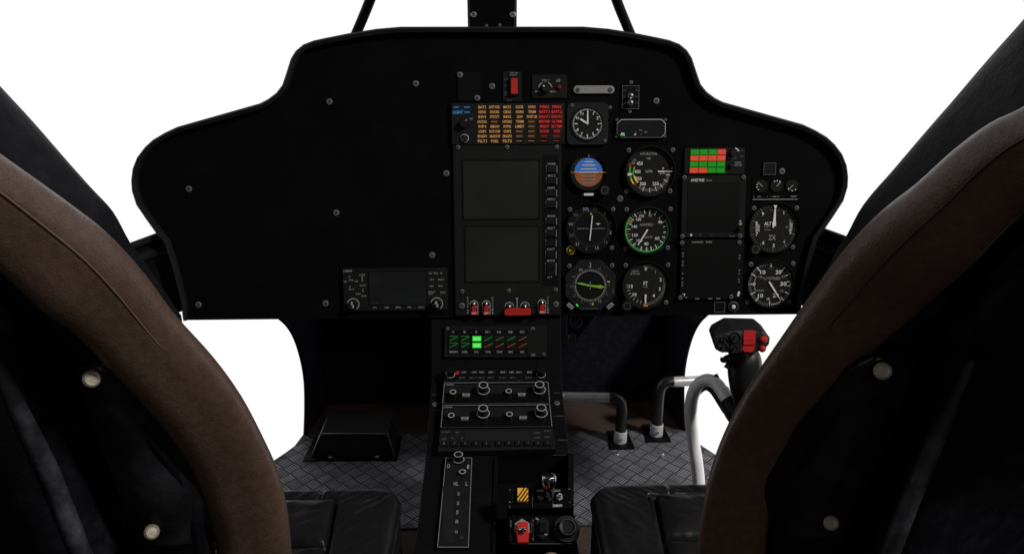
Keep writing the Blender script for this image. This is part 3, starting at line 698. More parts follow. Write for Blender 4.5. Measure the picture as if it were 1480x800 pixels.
k = MB(s); k.ring(0, 0, 28, 30, z, 'green', 166, 200); k.ring(0, 0, 28, 30, z, 'yellow', 200, 217); k.ring(0, 0, 23.2, 25.3, z, 'green', 177, 196); k.ring(0, 0, 22, 24.6, z, 'yellow', 196, 222)
k.ring(0, 0, 22.4, 24.4, z, 'orange', 163, 175); k.ring(0, 0, 29, 32, z, 'redmark', 158, 166); k.ring(0, 0, 27, 29.5, z, 'redmark', 218, 224); k.build('colour_arcs', o)
k = MB(s); needle(k, 90, 11, 31, 1.9, .8, z + .0015); k.build('needle', o); k = MB(s); k.prism([(-32.6, -6), (-26.6, -5), (-26, -2.4), (-32.2, -2)], z + .001, z + .002, 'white'); k.build('pointer', o)

# course deviation
o, s, z = gauge('course_indicator', 853.8, 330, 36.5, 34.6, 'course dial with a vertical bar and a dotted line', ((823.4, 302.7), (885.6, 302.7), (884.2, 358.4)), face='dial_dark')
k = MB(s); z += .0002
for i, c_ in enumerate(['N', '3', '6', 'E', '12', '15', 'S', '21', '24', 'W', '30', '33']): num(k, c_, 12 + i * 30, 29.5, 4.6, z, 'pale' if i % 2 else 'dim')
k.ticks(0, 0, 24.3, 26, rng(0, 355, 5), .35, z, 'dim'); k.ticks(0, 0, 23.6, 26, rng(0, 350, 10), .5, z, 'dim')
for i in range(-9, 10): k.disk(i * 2.15, 0, .65, z, 'pale', 8)
k.poly([(6.5, 7.5), (14, 7.5), (11.5, 6), (10.3, 5), (9, 6)], z, 'white'); k.poly([(-1.6, 22), (1.6, 22), (0, 19.5)], z, 'yellow'); k.line(-5, 30, -4, 24, 1, z, 'pale')
k.build('dial_markings', o); k = MB(s); needle(k, 5.5, -17, 19, 1.6, 1.4, z + .001); k.build('deviation_bar', o)
a, b = P2(824.7, 361.3); k = MB(s); k.lathe(0, 0, [(6.3, 0), (6.3, .002), (5, .003), (0, .003)], 'yellow', mats=['yellow', 'yellow', 'slot']); k.text('OBS', 0, 0, 5, .0033, 'yellow', 4.2, 90); oo = k.build('course_knob', panel, (a, b, 0)); oo['label'] = 'small knob ringed in yellow'

# airspeed
o, s, z = gauge('airspeed_indicator', 934.6, 332.6, 35.5, 31.5, 'airspeed dial in knots ringed by a green arc', ((905, 302.8), (968, 302.4), (904, 359), (965.3, 358.3)))
k = MB(s); z += .0002
k.ticks(0, 0, 24, 30, [-8, 8, 26, 45, 63, 78, 96, 112, 128, 150, 166, 180, 197, 222, 240, 258, 274, 290, 307, 322], 1.15, z, 'white'); k.ticks(0, 0, 26.5, 30, rng(20, 340, 8.2), .6, z, 'pale')
T = k.text; T('20', 4, 21.5, 4, z, 'pale', 5); T('40', 18.5, 12, 4.6, z, 'white', 6); T('60', 15, -11.5, 4.6, z, 'white', 6.4); T('80', -.5, -19.3, 4.6, z, 'white', 6); T('100', -10.5, -14.5, 4, z, 'white', 8)
T('120', -17, -6.6, 4.2, z, 'white', 8); T('140', -18, 5.6, 4.2, z, 'white', 7.5); T('160', -12.3, 15.8, 4.2, z, 'white', 7); T('170', -8, 20.5, 3.8, z, 'white', 6.5)
T('AIRSPEED', -1, 8.3, 3.4, z, 'pale', 20); T('KNOTS', 1, -9.8, 3.3, z, 'pale', 14); k.build('dial_markings', o)
k = MB(s); k.ring(0, 0, 29.6, 31.3, z + .0001, 'green', -218 + 0, 30, n=72); k.ticks(0, 0, 24.5, 28.5, [296, 301], 1.2, z + .0001, 'orange'); k.ticks(0, 0, 23, 27.5, [254, 258], 1, z + .0001, 'redmark'); k.build('colour_arcs', o)
k = MB(s); needle(k, 212, -1.5, 24.5, 2.2, 1.6, z + .001); k.build('needle', o)

# horizontal situation
o, s, z = gauge('compass_indicator', 852.5, 411.5, 36.3, 30, 'eight sided compass dial with a lime green arrow', ((822.6, 384), (884, 383.6)), 'bezel_grey', 'dial', 'oct')
k = MB(s); z += .0002; k.disk(0, 0, 21.6, z, 'dial_dark', 48); z += .0002; k.ring(0, 0, 20.9, 21.7, z, 'pale')
k.ticks(0, 0, 21.5, 23.5, rng(0, 355, 5), .4, z, 'pale'); k.ticks(0, 0, 21.5, 24.5, rng(0, 350, 10), .6, z, 'pale')
for i, c_ in enumerate(['33', 'N', '3', '6', 'E', '12', '15', 'S', '21', '24', 'W', '30']): num(k, c_, -2 + i * 30, 27, 4, z, 'dim' if i not in (5, 11) else 'pale')
for a_ in (38, 90, 135, -38, -90, -135): num(k, '.', a_, 33, 1.6, z, 'pale')
k.line(0, -6, 0, 6, .8, z + .0003, 'pale'); k.text('L', -32.5, -10, 2.4, z, 'dim', rot=90); k.text('HDG', 32.5, -8, 2.4, z, 'dim', rot=90); k.text('NAV B COMPASS', -1, -33.5, 2.6, z, 'dim', 24)
k.poly([(-3, 27.5), (3, 27.5), (3, 23), (-3, 23)], z - .0001, 'red_glass'); k.line(0, 33, 0, 26, 1.4, z + .0001, 'pale'); k.line(24.5, 5.3, 28, 5.3, 1.6, z + .0002, 'yellow'); num(k, '0', 172, 27, 4, z + .0002, 'yellow')
k.build('dial_markings', o); zz = z + .0012; k = MB(s)
k.prism([(-20.8, 4.2), (-17, 2.4), (-12, 1.0), (0, -1.4), (11, -3.4), (14, -4.6), (20.8, -2.4), (13.5, 1.2), (12.5, .1), (0, 1.0), (-11, 3.8), (-12.5, 4.4)], zz, zz + .0008, 'lime'); k.build('course_arrow', o)
for sg, rot in ((-1, -42), (1, 42)):
    k = MB(s); ca, sa = math.cos(R(rot)), math.sin(R(rot)); cx_, cy_ = sg * 28.8, -29.5
    k.prism([(cx_ + x * ca - y * sa, cy_ + x * sa + y * ca) for x, y in ((-5, -2.6), (5, -2.6), (5, 2.6), (-5, 2.6))], 0, .008, 'pale'); k.text('HDG' if sg < 0 else 'CRS', cx_, cy_, 2.4, .0082, 'slot', 7, rot); k.build('knob_label', o)
k = MB(s); k.line(-20.5, -26.5, -17.5, -29.5, 2, .009, 'green_lit'); k.build('lamp', o)['label'] = 'small green lamp'

# radio altimeter
o, s, z = gauge('radio_altimeter', 932.6, 412, 34.8, 32.8, 'radio altimeter dial with its needle near the bottom', ((903.6, 383), (964.6, 383), (962.8, 437.2)))
k = MB(s); z += .0002
k.ticks(0, 0, 26, 30, rng(-6, 95, 3.2), .5, z, 'pale'); k.ticks(0, 0, 24.8, 28.8, rng(95, 185, 4.5), .5, z, 'pale'); k.ticks(0, 0, 23, 27.5, [195, 207, 220, 232, 243, 254, 264, 272], 1.2, z, 'pale')
T = k.text; T('0', 0, 24, 5, z, 'white'); T('1', 14, 19.5, 4.5, z, 'pale'); T('2', 21.5, 8.5, 5, z, 'white'); T('3', 20.5, -5, 5, z, 'white'); T('4', 12, -14.8, 5, z, 'white'); T('10', -15.5, -13, 5, z, 'white', 5.5); T('15', -21, -1, 5, z, 'white', 5.5)
T('RADIO', -15, 21, 2.6, z, 'pale', 10); T('ALTITUDE', -15.5, 17, 2.6, z, 'pale', 14); T('FT', 0, 3, 5.4, z, 'white', 6); T('x100', 0, -1.8, 2.4, z, 'pale', 6.5); k.build('dial_markings', o)
k = MB(s); needle(k, 180, 13, 26.5, 2.8, 1.6, z + .001); k.build('needle', o); k = MB(s); k.box(-3, -30, 3, -27.8, z + .001, z + .002, 'orange'); k.build('height_bug', o); gknob(o, s, -27.5, -28, 8)

# system status caps
u = unit('status_light_panel', 988, 213.5, 1075.5, 252, 'small panel of sixteen red and green lit caps', m='plate', h=.004)
grid = ['GGGP', 'RRRR', 'GGGG', 'RRGG']; wd = [['HYD', 'OIL', 'GEN', 'FIRE'], ['PUMP', 'IGN', 'CHIP', 'TEMP'], ['BUS', 'RDY', 'INV', 'AC'], ['FILT', 'VLV', 'EXT', 'BAT']]
for r in range(4):
    for c_ in range(4):
        x0 = 996.8 - r * .25 + c_ * 12.85; y0 = 215.8 + r * 8.8; g = grid[r][c_]; d = U(u)
        d.box(x0, y0, x0 + 12, y0 + 7.9, 0, .0022, {'G': 'green_cap', 'R': 'red_cap', 'P': 'rose_cap'}[g], .3)
        d.text(wd[r][c_], x0 + 6, y0 + 3.9, 4, 'cap_ink_g' if g == 'G' else 'cap_ink_r', 9.5, .0024); d.done('lit_cap', {'G': 'green lit cap', 'R': 'orange red lit cap', 'P': 'rose red lit cap'}[g])
d = U(u); d.ring(1059, 222, 7, 8.6, .0003, 'white', 25, 75); d.text('A', 1071, 217.5, 3.4, 'dim', 2.5); d.text('AUTO', 1071, 226.5, 2.4, 'dim', 6); d.text('TEST', 1065.5, 235.5, 2.6, 'pale', 10); d.text('MUTE OFF', 1065.5, 239, 2.4, 'pale', 12); d.text('JUJC', 1057, 228.5, 4, 'dim', 13); d.done('lettering')
d = U(u); d.lathe(1058, 221, [(5.6, 0), (5.2, .007), (0, .007)], 'knob', kn=.04); d.done('knob'); d = U(u); d.lathe(1056, 239, [(4, 0), (3.6, .004), (0, .004)], 'knob'); d.done('knob')

u = unit('display_unit', 984, 253.5, 1076, 343, 'square blank display above a second one', m='plate', h=.005)
d = U(u); d.box(992.5, 263.5, 1067.5, 334.5, 0, .0006, 'screen_dark'); d.done('screen')
d = U(u); d.text('AVIDYNE', 1006, 260.3, 4.2, 'white', 19); d.text('TAS 600', 1022, 260.8, 2.3, 'pale', 9); d.text('AUX', 1068, 319.5, 2.6, 'white', 6); d.text('VIEW', 1068, 323.5, 2.6, 'white', 7.5)
d.text('o', 1012, 338.8, 2.6, 'dim'); d.text('[ ]', 1028, 338.8, 3, 'dim'); d.rect(1054, 340.6, 1062, 341.8, .0003, 'dim'); d.disk(998.8, 339, 1.6, .0003, 'white'); d.done('lettering')
d = U(u); d.lathe(1068.5, 329, [(3.6, 0), (3.2, .006), (0, .006)], 'knob'); d.done('knob')
for x, y in ((987.8, 256.5), (1072.8, 256), (984.8, 341.2), (1068, 340.8)): pscrew(panel, x, y, 3.3, 'screwdark', z=.0055)
u = unit('display_unit', 982.5, 346, 1073, 432, 'square blank display below another with tiny white marks', m='plate2', h=.005)
d = U(u); d.box(991, 350, 1058.5, 427, 0, .0006, 'screen_dark'); d.done('screen')
d = U(u); d.text('SANDEL  3400', 1012, 349.3, 2.6, 'pale', 29, .0008)
for x, ys in ((985.5, (365, 369, 377, 382, 394, 401, 407, 411)), (1067, (369, 373, 390, 395, 403, 407))):
    for y in ys: d.text('H', x, y, 2.6, 'pale', 1.8, rot=90)
d.text('T', 989, 425, 3.4, 'white', 6); d.text('L', 992, 428, 2.4, 'white'); d.disk(1067.7, 422.5, 1.8, .0003, 'white'); d.disk(1066.8, 426, 1.6, .0003, 'white')
for x, s_ in ((1008, 'VNAV'), (1026.5, 'NAV'), (1038.5, 'MAP')): d.text(s_, x, 430.7, 2.4, 'pale', 6)
d.done('lettering')
for x, y in ((984.3, 350.5), (1066.8, 350), (981.8, 429), (1055, 428)): pscrew(panel, x, y, 3.3, 'screwdark', z=.0055)
u = unit('square_indicator', 1031.5, 435.5, 1047.5, 451, 'small square indicator outlined in grey', m='screen_dark', h=.002, r=.3); d = U(u); d.frame(1031.7, 435.7, 1047.3, 450.8, .7, .0003, 'dim'); d.done('outline')
a, b = P2(1059.2, 442.6); s = pf.scale(1059, 442); k = MB(s); k.lathe(0, 0, [(7.8, 0), (7.6, .003), (6.6, .004), (4, .004), (3.4, .003), (0, .003)], 'knob', mats=['edge_dim', 'edge_dim', 'knob', 'knob', 'knob']); o = k.build('push_light', panel, (a, b, 0)); o['label'] = 'round push button with a white lit centre'
k = MB(s); k.lathe(0, 0, [(3, .003), (2.6, .005), (0, .006)], 'white'); k.build('lens', o)
u = unit('square_indicator', 1102.5, 235, 1120.5, 253, 'small blank square indicator near the three little dials', m='plate', h=.003, r=.3); d = U(u); d.frame(1102.7, 235.2, 1120.3, 252.8, .6, .0003, 'dim'); d.done('outline')

# triple mini dials
u = unit('triple_gauge', 1086, 257, 1156, 291, 'strip of three tiny dials above a pale line', m='plate2', h=.001, r=.5)
u['o'].data.materials[0] = M['panel']
for i, (x, dg) in enumerate(((1100, -48), (1121.7, 45), (1144, 222))):
    d = U(u); d.lathe(x, 268.3, [(9.3, 0), (9.3, .002), (8.9, .002)], 'bezel'); d.disk(x, 268.3, 9.1, .0015, 'dial'); x_, y_ = d.p(x, 268.3)
    dgs = [[255, 285, 220], [-30, 0, 30], [140, 180, 230]][i]
    d.b.ticks(x_, y_, 6.4, 8, dgs, 1.3, .0022, 'white')
    needle(d.b, dg, 0, 7.6, 1.0, .8, .0024) if False else d.b.line(x_ + 8 * math.sin(R(dg)), y_ + 8 * math.cos(R(dg)), x_ - 1.0 * math.sin(R(dg)), y_ - 1.0 * math.cos(R(dg)), 1.1, .0024, 'pale'); d.done('mini_dial')
d = U(u); d.line(1088, 288, 1153, 288, 1, .0003, 'pale')
for x, s_, w_ in ((1090, 'L', 2), (1097, 'VDC', 5), (1109, '.', 1), (1114, '.', 1), (1121.5, 'AMP DC', 10), (1147, 'TEMP', 9)): d.text(s_, x, 284, 2, 'pale', w_)
d.done('lettering')

# altimeter
o, s, z = gauge('altimeter', 1117.2, 328.8, 37, 35.2, 'altimeter marked ALT with its pointer straight up', ((1088.6, 301), (1150, 301), (1146.5, 356.8)))
k = MB(s); z += .0002; k.ticks(0, 0, 30, 34, rng(0, 358, 7.2), .55, z, 'dim'); k.ticks(0, 0, 29, 34, rng(0, 330, 36), .8, z, 'pale')
for i in (1, 2, 3, 4, 5, 6, 7, 8, 9): num(k, str(i), i * 36 - 3, 25.5, 5, z, 'pale' if i in (4, 2) else 'white')
T = k.text; T('ALT', -8.3, 6, 4.8, z, 'white', 10.5); T('1000 FT', -8.5, 1.4, 1.6, z, 'pale', 10); T('100 FEET', -8.5, -3, 1.6, z, 'pale', 9.5); T('ZX', -1.5, -14, 7, z, 'pale', 10.5); T('FEET   FT', 1, 25, 2, z, 'dim', 16)
k.rect(-26, -5.5, -20, 4.5, z + .0001, 'pale'); k.poly([(22.5, 6), (27.2, 7), (27, -3), (25, -6.5), (21.8, -5), (23.5, 0)], z + .0001, 'pale'); T('+', 19.3, .8, 3.5, z, 'pale'); T('-', -29, .5, 1, z, 'pale', 3); k.build('dial_markings', o)
k = MB(s); needle(k, 1.5, 6, 27, 4.2, 2.2, z + .0012); k.prism([(-1.6, 32.2), (3.2, 32.2), (1.8, 27.5), (.2, 27.5)], z + .0012, z + .0018, 'white'); k.prism([(-2.6, 8), (2.4, 9), (2.8, 2), (.3, 3.2), (-.6, -.5), (-2.2, 1)], z + .0013, z + .002, 'white'); k.build('needle', o)
gknob(o, s, -27.2, -30, 8)
# vertical speed
o, s, z = gauge('vertical_speed_indicator', 1112.6, 409.8, 35, 32.4, 'vertical speed dial with its needle pointing down right', ((1084, 381.6), (1144.6, 381), (1081, 436), (1141, 436.2)))
k = MB(s); z += .0002; k.ticks(0, 0, 28, 31.6, rng(-180, 176, 5.3), .55, z, 'pale'); k.ticks(0, 0, 24.5, 31.6, [-40, 0, 40, 62, 118, -62, -90, -118, 180, -140, 140], 1.1, z, 'white')
T = k.text; T('10', -11.5, 17, 5.6, z, 'white', 7.5); T('20', 11, 17, 5.6, z, 'white', 8.5); T('30', 18.8, 0, 5.8, z, 'white', 9); T('0', -23.3, 0, 5.6, z, 'white'); T('10', -13.5, -16.8, 5.6, z, 'white', 7.5); T('20', 8.5, -16.6, 5.6, z, 'white', 8.5)
T('15', 0, 22, 3.2, z, 'dim', 4); T('25', 18, 10.5, 2.8, z, 'pale', 5); T('25', 17, -10, 2.8, z, 'pale', 5); T('15', -2.2, -21.6, 3, z, 'white', 4); T('5 UP', -17, 10.4, 2.4, z, 'pale', 9); T('5 DOWN', -15, -9.6, 2.6, z, 'pale', 12)
T('DC. 100S PER MIN', 0, 9.2, 2, z, 'pale', 28); T('DC. SYSTEMES', 2, 7, 2, z, 'pale', 24); k.ring(0, 0, 22.6, 23.6, z, 'pale', 155, 172); k.ring(0, 0, 22.6, 23.6, z, 'pale', 190, 205)
k.line(23.5, 3, 28.5, 3, .7, z, 'white'); k.line(23.5, -3, 28.5, -3, .7, z, 'white'); k.line(28.5, 3, 28.5, -3, .7, z, 'white'); k.ring(0, 0, 29.8, 30.5, z + .0001, 'white', 274, 302)
k.build('dial_markings', o); k = MB(s); needle(k, 147, -4, 15, 2.4, 2.2, z + .001); needle(k, 147, 15, 28, 1.4, .6, z + .001); k.build('needle', o)

# =================================================================== CENTRE CONSOLE
console = thing('center_console', 'black centre console carrying radios, knobs and switches below the instrument panel', 'console')
HW = .1065
prof = [(1.155, .457), (1.118, .362), (.96, .312), (.60, .276)]
pcx = .0025
A0 = Vector((pcx, prof[0][0], prof[0][1])); A1 = Vector((pcx, prof[1][0], prof[1][1])); B1 = Vector((pcx, prof[2][0], prof[2][1])); C1 = Vector((pcx, prof[3][0], prof[3][1]))
fa = Frame(A1, (1, 0, 0), A0 - A1); fb = Frame(B1, (1, 0, 0), A1 - B1); fc = Frame(B1, (1, 0, 0), B1 - C1)
# shell with a sunken tray cut into its front right
pr = prof + [(.60, 0), (1.2, 0), (1.2, .457)]
tx0 = fc.L(716, 700)[0] + pcx; ty1 = fc.W(*fc.L(720, 658)).y
n = len(pr)
def side(x): return [(x, y, z) for y, z in pr]
vs = side(pcx - HW) + side(pcx + HW)
bm = bmesh.new(); V = [bm.verts.new(v) for v in vs]
bm.faces.new(V[:n]); bm.faces.new(V[n:][::-1])
for i in range(n): bm.faces.new((V[i], V[(i + 1) % n], V[n + (i + 1) % n], V[n + i]))
bmesh.ops.recalc_face_normals(bm, faces=bm.faces)
me = bpy.data.meshes.new('console_body'); bm.to_mesh(me); bm.free(); me.materials.append(M['console'])
body = bpy.data.objects.new('console_body', me); C.objects.link(body); body.parent = console
# cut the tray
cut_me = bpy.data.meshes.new('cut'); bm = bmesh.new()
bmesh.ops.create_cube(bm, size=1); bm.to_mesh(cut_me); bm.free()
cut = bpy.data.objects.new('cut', cut_me); x1 = pcx + HW + .05; C.objects.link(cut)
cut.scale = (x1 - tx0, ty1 - .55, .4); cut.location = ((x1 + tx0) / 2, (ty1 + .55) / 2, .262 + .2)
bmd = body.modifiers.new('c', 'BOOLEAN'); bmd.object = cut; bmd.operation = 'DIFFERENCE'; bmd.solver = 'EXACT'
dg = bpy.context.evaluated_depsgraph_get(); dg.update(); nm = bpy.data.meshes.new_from_object(body.evaluated_get(dg))
body.modifiers.clear(); body.data = nm; bpy.data.objects.remove(cut); nm.materials.clear(); nm.materials.append(M['console'])
bv = body.modifiers.new('b', 'BEVEL'); bv.width = .0015; bv.segments = 2; bv.limit_method = 'ANGLE'
def local_empty_fix(): pass
def fobj(k, name, frame, parent, at_=(0, 0, 0)):
    """build with world matrix = frame * translation, under parent"""
    o = k.build(name, parent); o.matrix_parent_inverse = Matrix.Identity(4)
    o.matrix_local = (frame.mat4() @ Matrix.Translation(Vector(at_))) if parent is console else Matrix.Translation(Vector(at_)); return o
def quad_unit(name, frame, q, label=None, z0=0, h=.006, m='plate', top=None):
    """q: four photo px corners (tl, tr, br, bl) mapped to the frame plane"""
    pts = [frame.L(x, y, z0 + h) for x, y in q]; c = (sum(p[0] for p in pts) / 4, sum(p[1] for p in pts) / 4)
    k = MB(1); k.prism([(p[0] - c[0], p[1] - c[1]) for p in pts], 0, h, m, .0004, top)
    o = fobj(k, name, frame, console, (c[0], c[1], z0))
    if label: o['label'] = label
    def mk():
        b = MB(1); return b
    def L(x, y): a = frame.L(x, y, z0 + h); return a[0] - c[0], a[1] - c[1]
    return dict(o=o, L=L, h=h, s=frame.scale(*[sum(v) / 4 for v in zip(*q)]))
class Q:
    def __init__(self, u): self.u = u; self.b = MB(1); self.h = u['h']; self.s = u['s']
    def quad(self, x0, y0, x1, y1, z, m): self.b.poly([self.u['L'](x0, y1), self.u['L'](x1, y1), self.u['L'](x1, y0), self.u['L'](x0, y0)], self.h + z, m)
    def box(self, x0, y0, x1, y1, z0, z1, m, bev=0): self.b.prism([self.u['L'](x0, y1), self.u['L'](x1, y1), self.u['L'](x1, y0), self.u['L'](x0, y0)], self.h + z0, self.h + z1, m, bev)
    def line(self, x0, y0, x1, y1, w_, z, m): self.b.line(*self.u['L'](x0, y0), *self.u['L'](x1, y1), w_ * self.s, self.h + z, m)
    def text(self, s_, x, y, h, m='white', w=None, z=.0003, rot=0):
        a = self.u['L'](x, y); t_ = self.u['L'](x, y - h / 2); b_ = self.u['L'](x, y + h / 2); hh = t_[1] - b_[1]
        self.b.text(s_, *a, hh if not rot else h * self.s, self.h + z, m, None if w is None else w * self.s, rot)
    def lathe(self, x, y, prof_, m, **k): a = self.u['L'](x, y); self.b.lathe(*a, [(r, self.h + z) for r, z in prof_], m, **k)
    def ring(self, x, y, r0, r1, z, m, a0=0, a1=360): self.b.ring(*self.u['L'](x, y), r0, r1, self.h + z, m, a0, a1)
    def screw(self, x, y, r, m='screwdark'): self.b.screw(*self.u['L'](x, y), r, self.h, m)
    def done(self, name, label=None):
        o = self.b.build(name, self.u['o'])
        if label: o['label'] = label
        return o

# annunciator on the upright part
u = quad_unit('status_annunciator', fa, ((643, 471), (790, 471), (790, 516), (642, 516)), 'flat panel with two lit green windows among coloured slashes', h=.005)
d = Q(u); d.quad(646, 476, 763, 512, .0002, 'plate2'); d.quad(765, 471.5, 777, 515.5, .0002, 'plate'); d.done('cover_glass')
d = Q(u)
for i, (s_, w_) in enumerate((('O', 3), ('B', 3), ('S', 3), ('NF.1', 7), ('NR', 6), ('RE', 6), ('GO', 6.5))): d.text(s_, 655 + i * 16.6, 479.3, 3.4, 'pale', w_)
d.done('lettering'); d = Q(u)
for i, (s_, w_) in enumerate((('MAIN', 12), ('HEL', 8.5), ('DC', 6), ('V/A', 8), ('VOR', 8.5), ('BC', 6.5), ('G/L', 6.5))): d.text(s_, 655.5 + i * 16.6, 508, 3.4, 'pale', w_)
d.done('lettering'); d = Q(u); d.text('CTL', 770.5, 474.2, 3.4, 'pale', 6); d.done('lettering'); d = Q(u); d.text('T/D', 770.5, 512.5, 3.4, 'pale', 6.5); d.done('lettering')
for c_ in range(7):
    for r in range(2):
        x = 656 + c_ * 16.6; y = 489 + r * 9.7; red = (c_ == 6) or (r == 1 and c_ in (4, 5, 3)); d = Q(u)
        if c_ == 2:
            d.quad(x - 6.2, y - 3.6, x + 6.2, y + 3.6, .0004, 'green_lit'); d.text('ILL.N' if r == 0 else 'NLIN', x, y, 3.4, 'green_ink', 8.5, .0006); d.done('lit_window', 'bright green lit window'); continue
        d.quad(x - 6.5, y - 3.8, x + 6.5, y + 3.8, .0004, 'red_glass' if red else 'green_glass')
        d.line(x - 6, y + 3.2, x + 6, y - 3.2, .8, .0006, 'red_bar' if red or c_ == 4 else 'green_bar')
        if red: d.line(x, y, x + 6, y - 3.2, .9, .0007, 'green_bar')
        if c_ < 2: d.line(x - 6, y - 3.6, x + 5, y - 3.6, .6, .0006, 'green_bar')
        d.done('legend_window')
for x, y in ((646.8, 474.6), (785.8, 511.5)): d = Q(u); d.screw(x, y, .003); d.done('screw')

# radio stack
S0 = Vector((pcx, 1.1225, .379)); S1 = Vector((pcx, .9655, .3285)); fr = Frame(S1, (1, 0, 0), S0 - S1)
HB = .010
def radio_quad(name, q, label, m='plate', z0=-.012, h=.012, top=None):
    return quad_unit(name, fr, q, label, z0, h, m, top)
def dual_knob(u, x, y, name='dual_knob'):
    d = Q(u); d.lathe(x, y, [(.0096, 0), (.0094, .005), (.0068, .0055), (.0066, .0155), (.0060, .0165), (0, .0165)], 'knob', kn=.02, n=40)
    d.ring(x, y, .0088, .0100, .0053, 'ring'); d.ring(x, y, .0060, .0074, .0167, 'ring'); return d.done(name)
def small_knob(u, x, y, r=.0050, h=.007):
    d = Q(u); d.lathe(x, y, [(r, 0), (r * .95, h), (0, h)], 'knob', n=24); d.ring(x, y, r * .72, r * 1.0, h + .0002, 'ring'); return d.done('knob')
u = radio_quad('audio_panel', ((642.5, 534), (793, 534), (793.5, 551), (641.5, 552)), 'topmost narrow radio unit crowded with tiny faded words', 'plate2')
d = Q(u)
for x, s_, w_ in ((664.5, 'COM 1', 7), (675.5, '', 0), (681.5, 'COM 2', 7.5), (692, 'COM 3', 7.5), (706.5, 'ADF --', 10), (724, 'MKR -', 9), (736, 'DME -', 8), (746, 'NAV 2', 8), (761.5, 'SPKR', 8)):
    if s_: d.text(s_, x + (6 if x < 670 else 4), 537.5, 2.6, 'pale', w_)
for x, s_ in ((668, 'MUSIC'), (683.5, 'MIC 1'), (696, 'MIC 2'), (709, 'CREW 1'), (726, 'PA  ON'), (742, 'ISO--'), (764, 'PILOT')): d.text(s_, x, 545.5, 2.4, 'dim', 9)
for x in (660, 748): d.text('--', x + 3, 548.8, .8, 'dim', 7)
d.text('1', 644.5, 539, 5, 'white', 1.6); d.done('lettering')
d = Q(u); d.box(658.5, 536.5, 663.5, 541, .0001, .001, 'redguard'); d.done('button', 'small dull red button')
for x in (651, 782):
    d = Q(u); d.lathe(x, 541, [(.0068, 0), (.0064, .011), (0, .011)], 'knob', kn=.03); d.ring(x, 541, .0064, .0078, .0006, 'ring'); d.done('knob')
def navrad(q, label, kn, sk, rk):
    u = radio_quad('radio_unit', q, label, 'plate2', top='gloss')
    (x0, y0), (x1, y1), (x2, y2), (x3, y3) = q
    ym = y0 + (y3 - y0) * .52
    d = Q(u); d.quad(x0 + 2, y0 + 2.5, x1 - 2, ym, .0002, 'plate'); d.done('display_strip')
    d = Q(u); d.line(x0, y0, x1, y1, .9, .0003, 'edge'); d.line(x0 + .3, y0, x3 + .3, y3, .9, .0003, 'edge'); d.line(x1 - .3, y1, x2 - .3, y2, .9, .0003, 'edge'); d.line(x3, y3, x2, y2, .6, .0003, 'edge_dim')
    d.text('GARMIN', x0 + 8, y0 + 2.6, 1.8, 'pale', 12, .0005); d.done('edge_line')
    for x, y in kn: dual_knob(u, x, y)
    for x, y in sk: small_knob(u, x, y + 3)
    for x, y in rk: d = Q(u); d.box(x - 5.5, y - 1.6, x + 5.5, y + 2, .0003, .004, 'barsteel', .0004); d.text('<>', x, y + .4, 1.8, 'slot', 6, .0043); d.done('rocker')
navrad(((642, 553), (792.5, 552), (794.8, 582), (639.5, 583)), 'upper of two matching radio units with glossy black fronts', ((699, 566.5), (779.5, 565.7)), ((655, 567.3), (735.3, 566)), ((673.5, 571.8), (753.9, 571.2)))
navrad(((640, 585.5), (795, 584.3), (798, 616), (637, 617.5)), 'lower of two matching radio units with glossy black fronts', ((698.4, 600), (782, 599.2)), ((652.5, 601), (736.4, 599.5)), ((671.8, 605.7), (755.8, 604.7)))
u = radio_quad('transponder', ((636.5, 619.5), (799, 618), (803, 648), (632.5, 651.5)), 'bottom radio unit with a row of small black keys', 'plate', h=.011)
d = Q(u); d.quad(671, 621.5, 768, 637, .0002, 'plate'); d.quad(673, 622.5, 766, 636, .0004, 'screen_slate'); d.done('display_strip')
for i, s_ in enumerate('IFKSR'): 
    d = Q(u); x = 642 + i * 15.4; d.box(x - 5.5, 638.8, x + 5.5, 645.5, .0002, .003, 'knob', .0004); d.text(s_, x, 642, 3, 'dim', 2.4, .0033); d.done('key')
for i, s_ in enumerate('XCTVHO'):
    d = Q(u); x = 721.5 + i * 14; d.box(x - 5.2, 638, x + 5.2, 644.6, .0002, .003, 'knob', .0004); d.text(s_, x, 641.2, 3, 'dim', 2.4, .0033); d.done('key')
d = Q(u)
for x, y, s_, w_ in ((643.5, 624, 'GARMIN', 12), (642, 634, 'IDENT', 7), (661, 624.5, 'ON', 6), (653.5, 632.5, '\\', 4), (668, 632.5, '/', 4), (660, 629, '-', 4), (776.5, 625, 'FUNC', 9), (791.5, 622.5, 'START', 10), (776.5, 632, 'CRSR', 9), (791, 631, 'CLR', 8)):
    d.text(s_, x, y, 2.2 if s_ != '-' else .6, 'dim', w_)
d.done('lettering')
# labels and screws on the console shell beside the stack
for x, y in ((629, 584.5), (804.7, 582.5)):
    k = MB(1); a = fb.L(x, y); k.screw(0, 0, .0048, 0, 'screw', .002); fobj(k, 'screw', fb, console, (a[0], a[1], .0))
k = MB(1)
for x, y, s_ in ((629, 570, 'CKT-1'), (805, 567.5, 'CKT-2'), (809, 601, 'CKT-3'), (813, 635.5, 'CKT-4')):
    a = fb.L(x, y); k.text(s_, a[0], a[1], .0022, .0004, 'dim', .0105)
fobj(k, 'lettering', fb, console, (0, 0, 0))
k = MB(1)
for y, x0, x1 in ((546, 793, 812), (601, 800, 816), (636, 805, 821)):
    a = fb.L(x0, y); b = fb.L(x1, y); k.line(*a, *b, .0006, .0004, 'edge_dim')
fobj(k, 'panel_joint', fb, console, (0, 0, 0))

